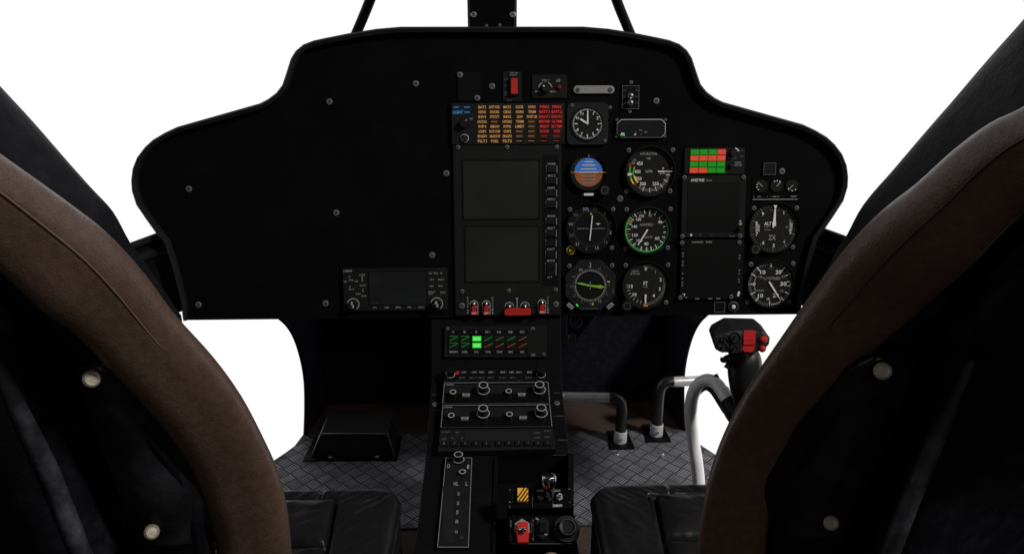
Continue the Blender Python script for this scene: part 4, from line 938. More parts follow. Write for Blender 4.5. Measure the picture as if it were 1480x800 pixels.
# narrow strip panel at lower left
u = quad_unit('strip_panel', fc, ((644.5, 661), (682, 661), (677, 790), (632.5, 790)), 'long narrow panel edged in a pale line with one tall knob', h=.006, m='plate')
u['s'] = fc.scale(660, 720)
d = Q(u); d.line(644.5, 661, 682, 661, .9, .0003, 'edge'); d.line(682, 661, 677, 790, .9, .0003, 'edge'); d.line(677, 790, 632.5, 790, 1.1, .0003, 'edge'); d.line(644.5, 661, 632.5, 790, .9, .0003, 'edge'); d.done('edge_line')
d = Q(u); d.quad(640, 702, 655, 784, .0003, 'screen_slate'); d.done('display_strip')
d = Q(u)
for x, y, s_, w_ in ((648.5, 673, 'D', 4), (676.5, 674, '1', 3), (659, 698.5, 'HIL', 6.5), (674.5, 698.5, 'L', 3)): d.text(s_, x, y, 5.5, 'pale', w_)
for x, y, s_ in ((663, 713, 'ATT'), (662, 726.5, 'SRC'), (661, 740, 'TRIM')): d.text(s_, x, y, 3.2, 'pale', 8, rot=90)
for x, y, s_ in ((660.5, 753, 'B'), (659.5, 768, 'O'), (667.5, 776, '( )')): d.text(s_, x, y, 4.5, 'pale' if s_ != '( )' else 'dim', 4)
d.done('lettering')
d = Q(u); d.lathe(663, 666, [(.0078, 0), (.0076, .003), (.0062, .0035), (.0060, .0125), (0, .0125)], 'knob', kn=.02); d.ring(663, 666, .0074, .0084, .0033, 'ring'); d.ring(663, 666, .0052, .0065, .0127, 'ring'); d.done('dual_knob')
small_knob(u, 668.5, 685, .0050, .005)

# switch boxes in the tray (tilted to face the seats)
TT = R(38)
ft = Frame(at(780, 735, .985), (1, 0, 0), (0, math.cos(TT), math.sin(TT)))
def tray_box(name, q, label, back=.05):
    pts = [ft.L(x, y) for x, y in q]; c = (sum(p[0] for p in pts) / 4, sum(p[1] for p in pts) / 4); k = MB(1)
    k.prism([(p[0] - c[0], p[1] - c[1]) for p in pts], -back, 0, 'console', .0005, 'gloss')
    o = fobj(k, name, ft, console, (c[0], c[1], 0)); o['label'] = label
    return dict(o=o, L=lambda x, y: (ft.L(x, y)[0] - c[0], ft.L(x, y)[1] - c[1]), h=0, s=ft.scale(780, 735))
u = tray_box('switch_box', ((734, 705), (827, 705), (825, 734), (734, 734)), 'switch box with a yellow and black striped guard')
d = Q(u); d.box(747.5, 706.5, 763, 725.5, .0002, .007, 'amber_guard', .0005)
d.done('striped_guard', 'yellow guard with black stripes'); d = Q(u)
for i in range(4):
    x = 744.5 + i * 5.2; p = [(max(747.6, min(762.8, x)), 725 if x >= 747.6 else 725 - (747.6 - x) * 1.25)]
    xa, ya, xb, yb = x, 725.3, x + 13, 707
    if xa < 747.7: ya -= (747.7 - xa) * 1.4; xa = 747.7
    if xb > 762.8: yb += (xb - 762.8) * 1.4; xb = 762.8
    d.line(xa, ya, xb, yb, 1.9, .0073, 'slot')
d.done('stripes')
d = Q(u); d.text('VERIFY', 781, 708.5, 3, 'pale', 12); d.text('LIGHT', 805.5, 708.5, 3, 'pale', 9); d.text('NORM', 795.5, 715.5, 3.4, 'pale', 5.5); d.text('OF', 795.5, 721, 3, 'pale', 4.5); d.text('DEFEATS', 806, 730, 3.4, 'white', 13)
for y in (709, 714, 719, 724): d.text('-', 741.5, y, .9, 'green' if y > 715 else 'dim', 2.5)
d.text('*', 737, 725, 2.4, 'pale'); d.text('*', 737, 706.8, 2, 'pale'); d.text('*', 736.8, 731.5, 2, 'pale'); d.text('o', 823, 705.9, 2, 'pale'); d.text('o', 823.5, 725, 2, 'dim')
d.line(770, 706, 769.5, 733, .5, .0003, 'edge_dim'); d.line(799.5, 707, 799, 733, .5, .0003, 'edge_dim'); d.done('lettering')
d = Q(u); a_ = u['L'](808.5, 718); s_ = u['s']
d.b.prism([(a_[0] + 5.2 * s_ * math.cos(R(30 + 60 * i)), a_[1] + 5.2 * s_ * math.sin(R(30 + 60 * i))) for i in range(6)], 0, .002, 'barsteel', .0004); d.lathe(808.5, 718, [(.0026, .002), (.0022, .004), (.0016, .006), (.002, .013), (0, .014)], 'chrome'); d.done('toggle')
d = Q(u); d.lathe(781, 719, [(.0045, 0), (.0043, .005), (0, .005)], 'knob', kn=.05); d.done('knob')
u = tray_box('switch_box', ((735, 744), (832, 744), (827, 785), (735, 785)), 'switch box with a red guarded toggle and a big round knob')
s_ = u['s']; d = Q(u); d.line(738, 751, 738, 783, .6, .0003, 'edge_dim'); d.line(770.5, 750, 770.5, 780, .8, .0003, 'edge'); d.line(768, 752, 768, 770, .5, .0003, 'edge_dim'); d.line(737, 785, 830, 785, .8, .0003, 'edge_dim')
d.text('RADIO 1', 738.5, 776, 2.6, 'redmark', 9, rot=90); d.text('ENG RUN', 738.5, 756, 2.6, 'dim', 9, rot=90); d.done('lettering')
a_ = u['L'](754.5, 763); d = Q(u)
d.b.prism([(a_[0] + r_ * s_ * math.cos(R(g)), a_[1] + r_ * s_ * math.sin(R(g))) for g, r_ in ((90, 13.5), (32, 12.5), (-32, 12.5), (-90, 10), (212, 12.5), (148, 12.5))], 0, .003, 'barsteel', .0008); d.done('guard_base', 'bright metal guard base')
d = Q(u); pts = [u['L'](x, y) for x, y in ((747, 759), (750, 757), (760, 757), (762.5, 759), (764, 775), (763, 787), (747.5, 787), (746, 775))]; d.b.prism(pts, .003, .014, 'red', .001); d.done('switch_guard', 'red switch guard')
d = Q(u); d.lathe(754.7, 770, [(.005, .014), (.0045, .017), (.0024, .019), (.0022, .026), (0, .028)], 'chrome'); d.done('toggle')
d = Q(u); pts = [u['L'](x, y) for x, y in ((775, 752), (784, 747.5), (793, 753), (793, 772), (784, 780.5), (775, 774))]; d.b.prism(pts, 0, .006, 'knob', .0008); pts = [u['L'](x, y) for x, y in ((779, 757), (789, 757), (789, 772), (779, 772))]; d.b.prism(pts, .006, .011, 'plate2', .0006); d.done('rotary_switch')
d = Q(u); d.line(774, 750, 778, 752, 2, .0066, 'pale'); d.line(786, 773, 791, 773.5, 1.6, .0066, 'pale'); d.done('index_mark')
d = Q(u); d.lathe(819, 765, [(.0165, -.03), (.0165, .004), (.0150, .006), (.0112, .006), (.0106, .014), (.0092, .016), (.0065, .015), (0, .015)], 'knob', n=48, kn=.01); d.ring(819, 765, .0095, .0100, .0162, 'edge_dim'); d.ring(819, 765, .0156, .0160, .0058, 'edge_dim'); d.done('round_knob')
# chrome lever knob standing in the tray
lp = at(793, 717, .99); lt_ = at(793.5, 686, .985)
o = tube('lever_knob', [lp, lp.lerp(lt_, .3), lp.lerp(lt_, .5), lp.lerp(lt_, .8), lt_, lt_ + (lt_ - lp) * .03], [.005, .006, .0085, .0098, .0080, .002], 'dark_chrome', console, 24); o['label'] = 'chrome lever knob'
k0 = on_z(800, 835, .30)
o = tube('handle', [k0 + Vector((-.002, .03, .0)), k0, k0 + Vector((.0, -.08, -.005))], .0135, 'brass', console, 20); o['label'] = 'tan tubular handle end'
k = MB(1)
for q_ in (((821, 657), (829.5, 657), (829, 744), (821, 744)), ((714, 657), (719, 657), (716, 798), (711, 798))):
    k = MB(1); k.prism([fc.L(x, y, .0) for x, y in q_], -.09, .003, 'console', .0005); fobj(k, 'tray_wall', fc, console, (0, 0, 0))
m = MB(); w0 = pcx + HW; 
k = MB(1)
for p0, p1 in ((((718, 658.5), (828, 657)), None),):
    a = fc.L(*p0[0]); b = fc.L(*p0[1]); b = (min(b[0], HW), b[1]); k.line(*a, *b, .0008, .0005, 'edge_dim')
fobj(k, 'tray_edge', fc, console, (0, 0, 0))

# hinged bracket below the panel, right of the console
br = thing('hinge_bracket', 'small black hinge bracket hanging below the panel right of the console', 'bracket', tuple(at(832, 472, 1.36)))
fbk = Frame(at(832, 472, 1.36), (1, 0, 0), (0, .25, 1)); br.matrix_world = fbk.mat4()
k = MB(1); pts = [fbk.L(x, y) for x, y in ((820, 452), (862, 452), (860, 458), (834, 492), (829, 495), (823, 492), (820, 486))]; k.prism(pts, -.012, 0, 'bezel_grey', .001); k.build('bracket_plate', br)
for x, y, r in ((833, 464, .0125), (827, 487, .0075)):
    k = MB(1); k.lathe(0, 0, [(r, 0), (r * .95, .004), (r * .6, .005), (r * .55, .002), (0, .002)], 'screwdark', n=28); a = fbk.L(x, y); k.build('pivot', br, (a[0], a[1], 0))

# =================================================================== footwell cover, pedals
def pedal_cover():
    o = on_z(510, 650, 0)
    t = thing('pedal_cover', 'sloped black metal cover box bolted to the tread plate at left', 'cover box', tuple(o))
    fb_ = [on_z(448, 661, .004), on_z(571, 661, .004)]; tf = [on_z(463, 626, .062), on_z(560, 626, .062)]
    tb = [on_z(475, 595, .078), on_z(568, 595, .078)]; bb = [on_z(470, 612, .004), on_z(588, 612, .004)]
    yb = tb[0].y + .01; bb = [Vector((fb_[0].x + .005, yb, .004)), Vector((fb_[1].x, yb, .004))]
    vs = rel([fb_[0], fb_[1], tf[1], tf[0], tb[0], tb[1], bb[0], bb[1]], o)
    fs = [(0, 1, 2, 3), (3, 2, 5, 4), (0, 3, 4, 6), (1, 7, 5, 2), (4, 5, 7, 6)]
    b = mesh_obj('cover_shell', vs, fs, 'cover', t, False); bv = b.modifiers.new('b', 'BEVEL'); bv.width = .0035; bv.segments = 3
    b['label'] = 'black sloped shell'
    tube('edge_highlight', [vs[3], vs[2]], .0010, 'cover_edge', t, 8, False); tube('edge_highlight', [vs[2], vs[1] + Vector((0, 0, .004))], .0008, 'cover_edge', t, 8, False)  # edge highlights put in as thin pale tubes
    vs = rel([fb_[0] + Vector((-.012, -.014, .001)), fb_[1] + Vector((.006, -.014, .001)), bb[1] + Vector((.006, .0, .001)), bb[0] + Vector((-.012, 0, .001))], o)
    k = MB(1); k.add([v for v in vs] + [v + Vector((0, 0, .002)) for v in vs], [(4, 5, 6, 7), (0, 1, 5, 4), (1, 2, 6, 5), (3, 0, 4, 7)], 'frame'); k.build('base_flange', t)
    for x, y in ((478, 660.5), (545, 660)):
        k = MB(1); k.screw(0, 0, .004, 0, 'steel', .003); k.build('bolt', t, on_z(x, y, .0075) - o)
pedal_cover()
def pedal(xs, yb, ytop, xend, lab):
    base = on_z(xs, yb, 0); Y = base.y; top = on_y(xs, ytop, Y); end = on_y(xend, ytop, Y + .005)
    t = thing('rudder_pedal', lab, 'pedal', tuple(base), 'bent tube pedals on the right tread plate')
    o = base; sg = 1 if end.x > top.x else -1
    k = MB(1); q = .026
    k.add([(-q * 1.1, -.03, .0045), (q * 1.1, -.03, .0045), (q * .9, .045, .0045), (-q * .9, .045, .0045), (-q * 1.1, -.03, .0075), (q * 1.1, -.03, .0075), (q * .9, .045, .0075), (-q * .9, .045, .0075)],
          [(4, 5, 6, 7), (0, 1, 5, 4), (1, 2, 6, 5), (2, 3, 7, 6), (3, 0, 4, 7)], 'frame'); k.build('base_plate', t)
    H = top.z; r = .0125
    k = MB(1); k.lathe(0, 0, [(.0150, .0078), (.0150, .033), (.0142, .036), (.0125, .036)], 'worn', n=28); k.build('socket', t)
    tube('upright_tube', [(0, 0, .03), (0, 0, H * .5), (0, 0, H - .032), (sg * .004, 0, H - .012), (sg * .016, 0, H - .001), (sg * .03, 0, H)], r, 'blacktube', t, 22)
    tube('foot_bar', [(sg * .026, 0, H), (sg * .04, 0, H), (end.x - o.x, end.y - o.y, H)], r * .92, 'worn', t, 22)
    k = MB(1); k.lathe(0, 0, [(.003, .0), (.003, .003), (0, .003)], 'steel', n=12); bo = k.build('clamp_bolt', t, (0, -.0145, .022)); bo.rotation_euler = (R(90), 0, 0)
pedal(896, 641, 574, 812, 'bent tube pedal whose bar points left behind the console')
pedal(948, 631, 551.5, 1016, 'bent tube pedal whose bar points right behind the silver tube')

# =================================================================== control stick
def stick():
    base = at(1010, 735, 1.20); base.z = 0
    t = thing('control_stick', 'control stick with curved silver tube, black grip and red buttons', 'control stick', tuple(base)); o = base
    path = [(1011, 760, 1.215), (1010, 700, 1.21), (1006.5, 665, 1.205), (1001, 630, 1.20), (998.5, 597, 1.19), (1000.5, 574, 1.18), (1008, 557, 1.17), (1021, 549, 1.16), (1034, 553, 1.15), (1044, 565, 1.14), (1054, 582, 1.13)]
    P = [at(*p) - o for p in path]; P = [Vector((P[0].x, P[0].y, .06))] + P
    tube('curved_tube', P, .0098, 'silver', t, 28)
    s0 = MB(1); s0.lathe(0, 0, [(.035, 0), (.03, .02), (.016, .06), (.012, .07)], 'rubber', n=28); s0.build('base_boot', t, (P[0].x, P[0].y, 0.004))
    tube('black_arch_tube', [at(1003, 578, 1.19) - o, at(1005, 570, 1.182) - o, at(1012, 561, 1.175) - o, at(1021, 557, 1.167) - o, at(1031, 563, 1.157) - o, at(1040, 576, 1.147) - o, at(1051, 592, 1.137) - o], [.003, .0055, .0068, .007, .007, .007, .008], 'rubber', t, 20)  # black tube along the underside of the arch
    tube('sleeve', [at(1044, 563, 1.14) - o + Vector((0, 0, 0)), at(1052, 578, 1.13) - o], .0101, 'silver', t, 20)
    tube('elbow_boot', [at(1050, 576, 1.132) - o, at(1060, 590, 1.125) - o, at(1071, 600, 1.115) - o, at(1078, 598, 1.11) - o, at(1080, 588, 1.105) - o], [.0115, .0165, .0195, .019, .017], 'rubber', t, 24)
    tube('grip', [at(1081, 606, 1.10) - o, at(1080, 588, 1.10) - o, at(1077, 560, 1.10) - o, at(1076, 540, 1.10) - o, at(1076, 522, 1.10) - o, at(1074, 508, 1.10) - o, at(1073, 498, 1.10) - o], [.014, .0175, .0215, .0235, .024, .021, .019], 'grip', t, 26)
    k = [at(1062, 519, 1.085) - o, at(1052, 518, 1.08) - o, at(1045, 520, 1.08) - o, at(1044, 516, 1.08) - o]
    tube('trigger', k, [.009, .006, .004, .003], 'grip', t, 12)
    tube('trigger_stem', [at(1056, 522, 1.085) - o, at(1050, 532, 1.085) - o], .0045, 'grip', t, 12)
    tube('cable_clip', [at(1034, 541, 1.15) - o, at(1037, 547, 1.15) - o], .0035, 'rubber', t, 10)
    bm = bmesh.new()
    FZ, BZ = 1.055, 1.105
    for x, y, z in ((1030, 484, FZ), (1034, 505, FZ), (1042, 509, FZ), (1075, 511, FZ), (1104, 506, FZ), (1112, 497, FZ), (1113, 488, FZ), (1104, 479, FZ), (1062, 477, FZ), (1045, 484, FZ - .002),
                    (1024, 476, BZ), (1028, 468, BZ), (1046, 458, BZ), (1088, 459, BZ), (1099, 468, BZ), (1106, 482, BZ), (1100, 500, BZ), (1040, 500, BZ), (1030, 494, BZ)):
        bm.verts.new(at(x, y, z) - o)
    bmesh.ops.convex_hull(bm, input=list(bm.verts)); bmesh.ops.dissolve_limit(bm, angle_limit=R(8), verts=list(bm.verts), edges=list(bm.edges))
    me = bpy.data.meshes.new('grip_head'); bm.to_mesh(me); bm.free(); me.materials.append(M['grip'])
    h = bpy.data.objects.new('grip_head', me); C.objects.link(h); h.parent = t; bv = h.modifiers.new('b', 'BEVEL'); bv.width = .003; bv.segments = 3
    fg = Frame(at(1080, 492, FZ - .0005), MW @ Vector((1, 0, 0)), MW @ Vector((0, 1, 0)))
    def fgo(k, name, z=0):
        ob = k.build(name, t); ob.matrix_local = Matrix.Translation(-o) @ fg.mat4(); return ob
    def Lg(x, y): return fg.L(x, y)
    k = MB(1); k.prism([Lg(x, y) for x, y in ((1074.5, 477), (1092, 477), (1090, 505), (1086, 509), (1075, 508.5), (1072, 505))], 0, .0015, 'red', .0006); k.prism([Lg(x, y) for x, y in ((1073.5, 488), (1091, 488), (1090, 498), (1073, 498))], .0015, .0035, 'red', .0006)
    k.text('COMM', *Lg(1082, 489.8), .0022, .0037, 'redmark', .010); ob = fgo(k, 'trigger_guard'); ob['label'] = 'red guard flap'
    for x, y, r in ((1103, 490, .0052), (1101.5, 503, .0042)):
        k = MB(1); k.lathe(*Lg(x, y), [(r * 1.3, 0), (r * 1.3, .0012), (r, .0012), (r, .0028), (r * .7, .0045), (0, .0052)], 'red', n=24, mats=['grip', 'grip', 'red', 'red', 'red']); ob = fgo(k, 'button'); ob['label'] = 'round red button'
    for x, y, r in ((1062, 487, .008), (1044, 501, .0075), (1060, 503, .006), (1046, 491, .005)):
        k = MB(1); k.lathe(*Lg(x, y), [(r, -.002), (r, .003), (r * .85, .004), (r * .7, .002), (r * .3, .002), (r * .25, .006), (0, .006)], 'grip', n=26); fgo(k, 'hat_switch')
    k = MB(1); q = [Lg(x, y) for x, y in ((1041, 508), (1054, 484), (1070, 478), (1071, 508))]
    for i in range(3): k.line(*q[i], *q[i + 1], .0006, .0012, 'edge_dim')
    fgo(k, 'edge_line')
stick()

# =================================================================== seats
STN_U = {-1: [(-125, 130), (-60, 180), (0, 225), (50, 262), (100, 300), (150, 340), (200, 397), (245, 458), (300, 520), (340, 575), (370, 630), (393, 680), (407, 730), (416, 790), (421, 860)],
         1: [(1545, 112), (1480, 155), (1432, 180), (1382, 220), (1332, 268), (1281, 310), (1232, 362), (1185, 425), (1130, 500), (1090, 557), (1058, 613), (1036, 665), (1020, 722), (1011, 790), (1007, 860)]}
STN_L = {-1: [(-200, 250), (-140, 300), (-78, 342), (-32, 377), (12, 412), (60, 457), (103, 487), (150, 532), (200, 585), (238, 628), (268, 672), (286, 712), (299, 750), (309, 790), (312, 860)],
         1: [(1625, 235), (1560, 270), (1520, 290), (1480, 315), (1440, 355), (1400, 397), (1360, 430), (1318, 467), (1250, 527), (1210, 570), (1175, 615), (1150, 660), (1130, 705), (1114, 780), (1110, 860)]}
ZC = [.345, .362, .38, .40, .42, .44, .465, .495, .525, .55, .575, .595, .61, .625, .64]
STN_O = {-1: [(-140, -45), (-70, 35), (0, 113), (50, 168), (100, 226), (135, 266), (166, 300), (190, 345), (216, 383), (243, 424), (262, 455)],
         1: [(1620, -140), (1550, -65), (1480, 16), (1430, 73), (1380, 132), (1335, 184), (1290, 237), (1245, 290), (1222, 336), (1205, 366), (1186, 406)]}
ZO = [.42, .44, .46, .475, .49, .505, .52, .535, .55, .565, .58, .585, .595, .605, .615, .625, .635, .645, .65]
def resample(lst, k=4):
    dim = len(lst[0]); L3 = [Vector((*p, 0)) if dim == 2 else Vector(p) for p in lst]; return crom(L3, k)
def mirror_px(x, y):
    return 1426 - x - .03 * (713 - x) * (1 if x < 600 else 0), y - 12
def seat(side, label):
    root = Vector((side * .36, .62, 0))
    t = thing('pilot_seat', label, 'seat', tuple(root), 'pair of pilot seats'); o = root
    # --- brown padded edge
    Us = resample([(x, y, z) for (x, y), z in zip(STN_U[side], ZC)]); Ls = resample([(x, y, z) for (x, y), z in zip(STN_L[side], ZC)])
    NP = 32; vs = []; n = len(Us)
    for i in range(n):
        f = i / (n - 1)
        A = at(Us[i].x, Us[i].y, Us[i].z); B = at(Ls[i].x, Ls[i].y, Ls[i].z - .004)
        Mx = (A + B) / 2; h = (A - B) / 2; back = (Mx - EYE).normalized(); back = (back - h.normalized() * back.dot(h.normalized())).normalized()
        seam_j = 27 if side > 0 or True else 0
        for j in range(NP):
            a = 2 * math.pi * j / NP; ca, sa = math.cos(a), math.sin(a); e = .82
            cx_ = math.copysign(abs(ca) ** e, ca); sx_ = math.copysign(abs(sa) ** e, sa)
            th = h.length * .85
            # front side is sx_<0 (towards the camera): a soft ridge fading downwards
            rdg = 0
            if sx_ < 0:
                w_ = max(0, 1 - abs(cx_ - .455) / .9); rdg = (.42 * w_ - .12) * max(0, 1 - f * 1.7) * h.length
                th = h.length * (.62 if cx_ > -.2 else .7)
            vs.append(Mx + h * cx_ + back * (sx_ * th - rdg) + back * h.length * .35 - o)
    fs = [(i * NP + j, i * NP + (j + 1) % NP, (i + 1) * NP + (j + 1) % NP, (i + 1) * NP + j) for i in range(n - 1) for j in range(NP)]
    fs += [tuple(range(NP)), tuple((n - 1) * NP + j for j in range(NP))]
    mesh_obj('padded_edge', vs, fs, 'brown', t)['label'] = 'brown leather padded edge'
    sl = [vs[i * NP + 26] for i in range(0, int(n * .55), 2)]
    sl = [p + ((EYE - o) - p).normalized() * (.0002 - .0012 * max(0, i_ / len(sl) - .75) * 4) for i_, p in enumerate(sl)]
    tube('seam', sl, .0006, 'seam_lit' if side < 0 else 'seam_shaded', t, 8, True, k=2)  # crease light and shade painted in: lighter seam at left, darker at right
    # --- black front bolster beyond it
    Os = resample([(x, y, z) for (x, y), z in zip(STN_O[side], ZO)]); n = len(Os); vs = []; NP = 20
    for i in range(n):
        k = int(i / (n - 1) * (len(Us) * .62)); k = min(k, len(Us) - 1)
        A = at(Os[i].x, Os[i].y, Os[i].z); B = at(*( (Us[k] + Ls[k]) / 2 ).xy, Us[k].z + .035)
        Mx = (A + B) / 2; h = (A - B) / 2; back = (Mx - EYE).normalized(); back = (back - h.normalized() * back.dot(h.normalized())).normalized()
        for j in range(NP):
            a = 2 * math.pi * j / NP; ca, sa = math.cos(a), math.sin(a)
            cx_ = math.copysign(abs(ca) ** .7, ca); sx_ = math.copysign(abs(sa) ** .8, sa)
            vs.append(Mx + h * cx_ + back * (sx_ * .020 + .012) - o)
    fs = [(i * NP + j, i * NP + (j + 1) % NP, (i + 1) * NP + (j + 1) % NP, (i + 1) * NP + j) for i in range(n - 1) for j in range(NP)]
    fs += [tuple(range(NP)), tuple((n - 1) * NP + j for j in range(NP))]
    mesh_obj('side_bolster', vs, fs, 'leather', t)
    # --- black back panel
    rows = [(-60, 430), (20, 470), (100, 485)]
    c0 = [(-90, 298), (40, 415), (118, 478), (176, 535), (215, 600), (262, 668), (290, 730), (303, 800), (310, 880)]
    c1 = [(-140, 330), (-10, 420), (60, 480), (90, 530), (115, 585), (145, 655), (170, 725), (196, 805), (215, 880)]
    c2 = [(-150, 335), (-22, 430), (44, 490), (76, 540), (100, 590), (130, 658), (155, 727), (182, 807), (200, 880)]
    c3 = [(-190, 330), (-90, 400), (-40, 470), (-12, 512), (10, 555), (40, 618), (75, 692), (118, 800), (150, 880)]
    c4 = [(-260, 380), (-170, 450), (-140, 530), (-105, 580), (-75, 625), (-35, 680), (2, 735), (40, 810), (70, 880)]
    c5 = [(-330, 420), (-260, 500), (-220, 580), (-190, 640), (-160, 690), (-120, 745), (-80, 790), (-40, 860), (0, 930)]
    zr = [.37, .42, .445, .47, .49, .52, .545, .565, .58]
    cols_ = [(c0, .055), (c1, .060), (c2, .068), (c3, .005), (c4, .02), (c5, .12)]
    grid_ = []
    for c_, dz in cols_:
        pl = [(x, y, z + dz) for (x, y), z in zip(c_, zr)]
        if side > 0: pl = [(*mirror_px(x, y), z) for x, y, z in pl]
        grid_.append([Vector(v) for v in crom([at(*p) for p in pl], 5)])
    R_ = len(grid_[0]); fine = []
    for r in range(R_): fine.append(crom([grid_[c_][r] for c_ in range(len(grid_))], 8))
    W_ = len(fine[0]); vs = [p - o for row in fine for p in row]
    fs = [(r * W_ + c_, r * W_ + c_ + 1, (r + 1) * W_ + c_ + 1, (r + 1) * W_ + c_) for r in range(R_ - 1) for c_ in range(W_ - 1)]
    b = mesh_obj('backrest', vs, fs, 'leather', t); sd = b.modifiers.new('s', 'SOLIDIFY'); sd.thickness = .02; sd.offset = 0
    b['label'] = 'black leather back of the seat'
    wl = grid_[3][(3 if side < 0 else 8)::3] + [grid_[3][-1]]
    wl = [p + (EYE - p).normalized() * .0085 for i_, p in enumerate(wl)]
    tube('highlight_fold', [p - o for p in wl], [.0070 * min(1, .25 + i_ / 9) for i_ in range(len(wl))], 'highlight_fold', t, 14, True, k=3)  # lighter, glossier fold added for the highlight along the ridge
    # --- strap flap with two snaps
    fl = [[(112, 528), (150, 528), (190, 560)], [(128, 590), (170, 590), (222, 605)], [(150, 650), (200, 655), (258, 660)], [(172, 710), (225, 716), (288, 715)], [(190, 762), (245, 765), (300, 755)], [(199, 783), (250, 785), (302, 778)]]
    zf_ = [(.472, .462, .46), (.492, .486, .48), (.515, .509, .50), (.535, .53, .525), (.552, .547, .545), (.56, .556, .552)]
    g = []
    for row, zz_ in zip(fl, zf_):
        rr = []
        for (x, y), z in zip(row, zz_):
            if (x, y) in [q_[2] for q_ in fl]: x += 24; z += .040
            if side > 0: x, y = mirror_px(x, y)
            rr.append(at(x, y, z + .040 + .003 * math.sin(y * .06)))
        g.append(crom(rr, 5))
    gg = list(zip(*[crom([g[r][c_] for r in range(len(g))], 5) for c_ in range(len(g[0]))]))
    W_ = len(gg[0]); vs = [p - o for row in gg for p in row]
    fs = [(r * W_ + c_, r * W_ + c_ + 1, (r + 1) * W_ + c_ + 1, (r + 1) * W_ + c_) for r in range(len(gg) - 1) for c_ in range(W_ - 1)]
    f_ = mesh_obj('strap_flap', vs, fs, 'strap', t); sd = f_.modifiers.new('s', 'SOLIDIFY'); sd.thickness = .006; sd.offset = 0
    for (x, y), z in (((132, 547), .463), ((219, 768), .545)):
        if side > 0: x, y = {132: (1276, 536), 219: (1201, 755)}[x]
        p = at(x, y, z + .033); dr = (EYE - p).normalized(); dr = (dr + Vector((-side * .35, 0, .15))).normalized()
        k = MB(1); r = .0057; k.lathe(0, 0, [(r, 0), (r, .0012), (r * .8, .0026), (r * .55, .0022), (0, .0024)], 'snap', n=26)
        so = k.build('snap_button', f_, p - o); so.rotation_euler = dr.to_track_quat('Z', 'Y').to_euler()
    # --- seat cushion: tufted leather
    ZS = .352; xi = abs(on_z(571, 745, ZS).x) ; yf = on_z(500, 699.5, ZS).y
    X0, X1, Y0, Y1 = xi, .60, .40, yf; RC = .028; NX, NY = 240, 200; vs = []
    cxm, cym = (X0 + X1) / 2, (Y0 + Y1) / 2; hx, hy = (X1 - X0) / 2, (Y1 - Y0) / 2; rnd = random.Random(5)
    seam_x = abs(on_z(480, 760, ZS).x); sy1 = on_z(440, 722, ZS).y; sy2 = on_z(440, 790, ZS).y
    import mathutils.noise as mn
    for j in range(NY + 1):
        for i in range(NX + 1):
            u_ = -1 + 2 * i / NX; v_ = -1 + 2 * j / NY
            u_ = math.copysign(1 - (1 - abs(u_)) ** 1.6, u_); v_ = math.copysign(1 - (1 - abs(v_)) ** 1.6, v_)
            x = u_ * hx; y = v_ * hy
            ax, ay = abs(x) - (hx - RC), abs(y) - (hy - RC)
            if ax > 0 and ay > 0:
                m_ = math.hypot(ax, ay); mm = max(ax, ay)
                if m_ > 0: x = math.copysign(hx - RC + ax * mm / m_, x); y = math.copysign(hy - RC + ay * mm / m_, y)
                d_ = RC - mm
            else: d_ = min(hx - abs(x), hy - abs(y))
            RR = .016; z = ZS - (RR - math.sqrt(max(0, RR * RR - (RR - min(d_, RR)) ** 2)))
            wx, wy = x + cxm, y + cym
            g1 = abs(wx - seam_x - (wy - .75) * .06); g2 = abs(wy - sy1); g3 = abs(wy - sy2); g4 = abs(wx - (seam_x + .028))
            inn = wx > seam_x - .002
            gro = math.exp(-(g1 / .0024) ** 2) * (1 if wy < sy1 else 0)
            if inn: gro = max(gro, math.exp(-(g2 / .0024) ** 2), math.exp(-(g3 / .0024) ** 2))
            if inn and wy > sy1: gro = max(gro, math.exp(-(g4 / .002) ** 2) * .6)
            puff = 0
            if inn and wy < sy1: puff = .010 * (1 - math.exp(-(min(g1, g2, g3) / .010)))
            wr = mn.noise(Vector((wx * 38, wy * 22, side))) * .0016 + mn.noise(Vector((wx * 90 + wy * 40, wy * 60, 4))) * .0009
            # wrinkles radiate from the seams
            wr += .0004 * math.sin((wx + wy) * 420 + 3 * mn.noise(Vector((wx * 30, wy * 30, 2)))) * math.exp(-min(g1, g2, g3) / .014)
            z += (wr + puff) * min(1, d_ / RR) - gro * .010
            vs.append(Vector((side * wx, wy, z)) - o)
    N1 = NX + 1
    fs = [(j * N1 + i, j * N1 + i + 1, (j + 1) * N1 + i + 1, (j + 1) * N1 + i) for j in range(NY) for i in range(NX)]
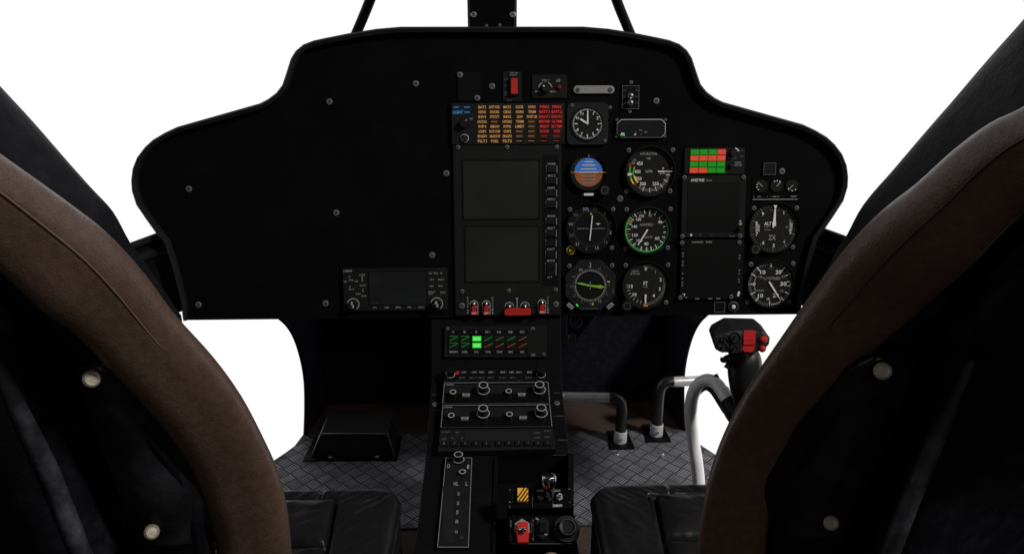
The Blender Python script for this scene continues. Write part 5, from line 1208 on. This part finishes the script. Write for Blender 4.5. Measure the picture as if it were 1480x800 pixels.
    bord = [i for i in range(NX + 1)] + [j * N1 + NX for j in range(1, NY + 1)] + [NY * N1 + i for i in range(NX - 1, -1, -1)] + [j * N1 for j in range(NY - 1, 0, -1)]
    base = len(vs)
    for q in bord: v = vs[q].copy(); v.z = ZS - .10; vs.append(v)
    nb = len(bord); fs += [(bord[i], bord[(i + 1) % nb], base + (i + 1) % nb, base + i) for i in range(nb)]
    mesh_obj('cushion', vs, fs, 'leather_soft', t)
    # piping along the inner side and seat pan
    cr = [Vector((side * (X0 + RC - (RC + .0005) * math.cos(R(a_))), Y1 - RC + (RC + .0005) * math.sin(R(a_)), ZS - .018)) - o for a_ in range(0, 91, 10)]
    tube('piping', [Vector((side * (X0 - .0005), Y0, ZS - .018)) - o] + cr + [Vector((side * X1, Y1 + .0005, ZS - .018)) - o], .0028, 'strap', t, 10, False)
    k = MB(1)
    xa, xb = sorted((side * (X0 + .004), side * (X1 - .004)))
    k.box(xa - o.x, Y0 - o.y, xb - o.x, Y1 - .006 - o.y, .02, ZS - .09, 'frame'); k.build('seat_pan', t)
seat(-1, 'black leather seat with brown padded edge on the left side')
seat(1, 'black leather seat with brown padded edge on the right side')

# door sill seen past the right seat
ds = thing('door_sill', 'dark ribbed door sill past the lower right seat corner', 'sill', (.52, .42, .2))
k = MB(1); k.box(-.05, -.3, .35, .35, -.03, 0, 'frame', .002); k.build('sill_plate', ds)
for i, (a, b) in enumerate((((1430, 703), (1500, 700)), ((1460, 741), (1520, 735)), ((1436, 783), (1520, 778)))):
    p0, p1 = on_z(*a, .205), on_z(*b, .205); o0 = Vector((.52, .42, .2)); tube('sill_rib', [p0 - o0, p1 - o0], .003, 'hood', ds, 8, False)

for sx, lab in ((-1, 'black panel added beyond the left seat to block side light'), (1, 'black panel added beyond the right seat to block side light')):
    k = MB(1); k.box(-.012, -.70, .012, .50, -.56, 0, 'frame', .003); o = k.build('side_light_blocker', None, (sx * .735, .50, .58)); tag(o, lab, 'light blocker')  # side panels added to block the white surround's side light
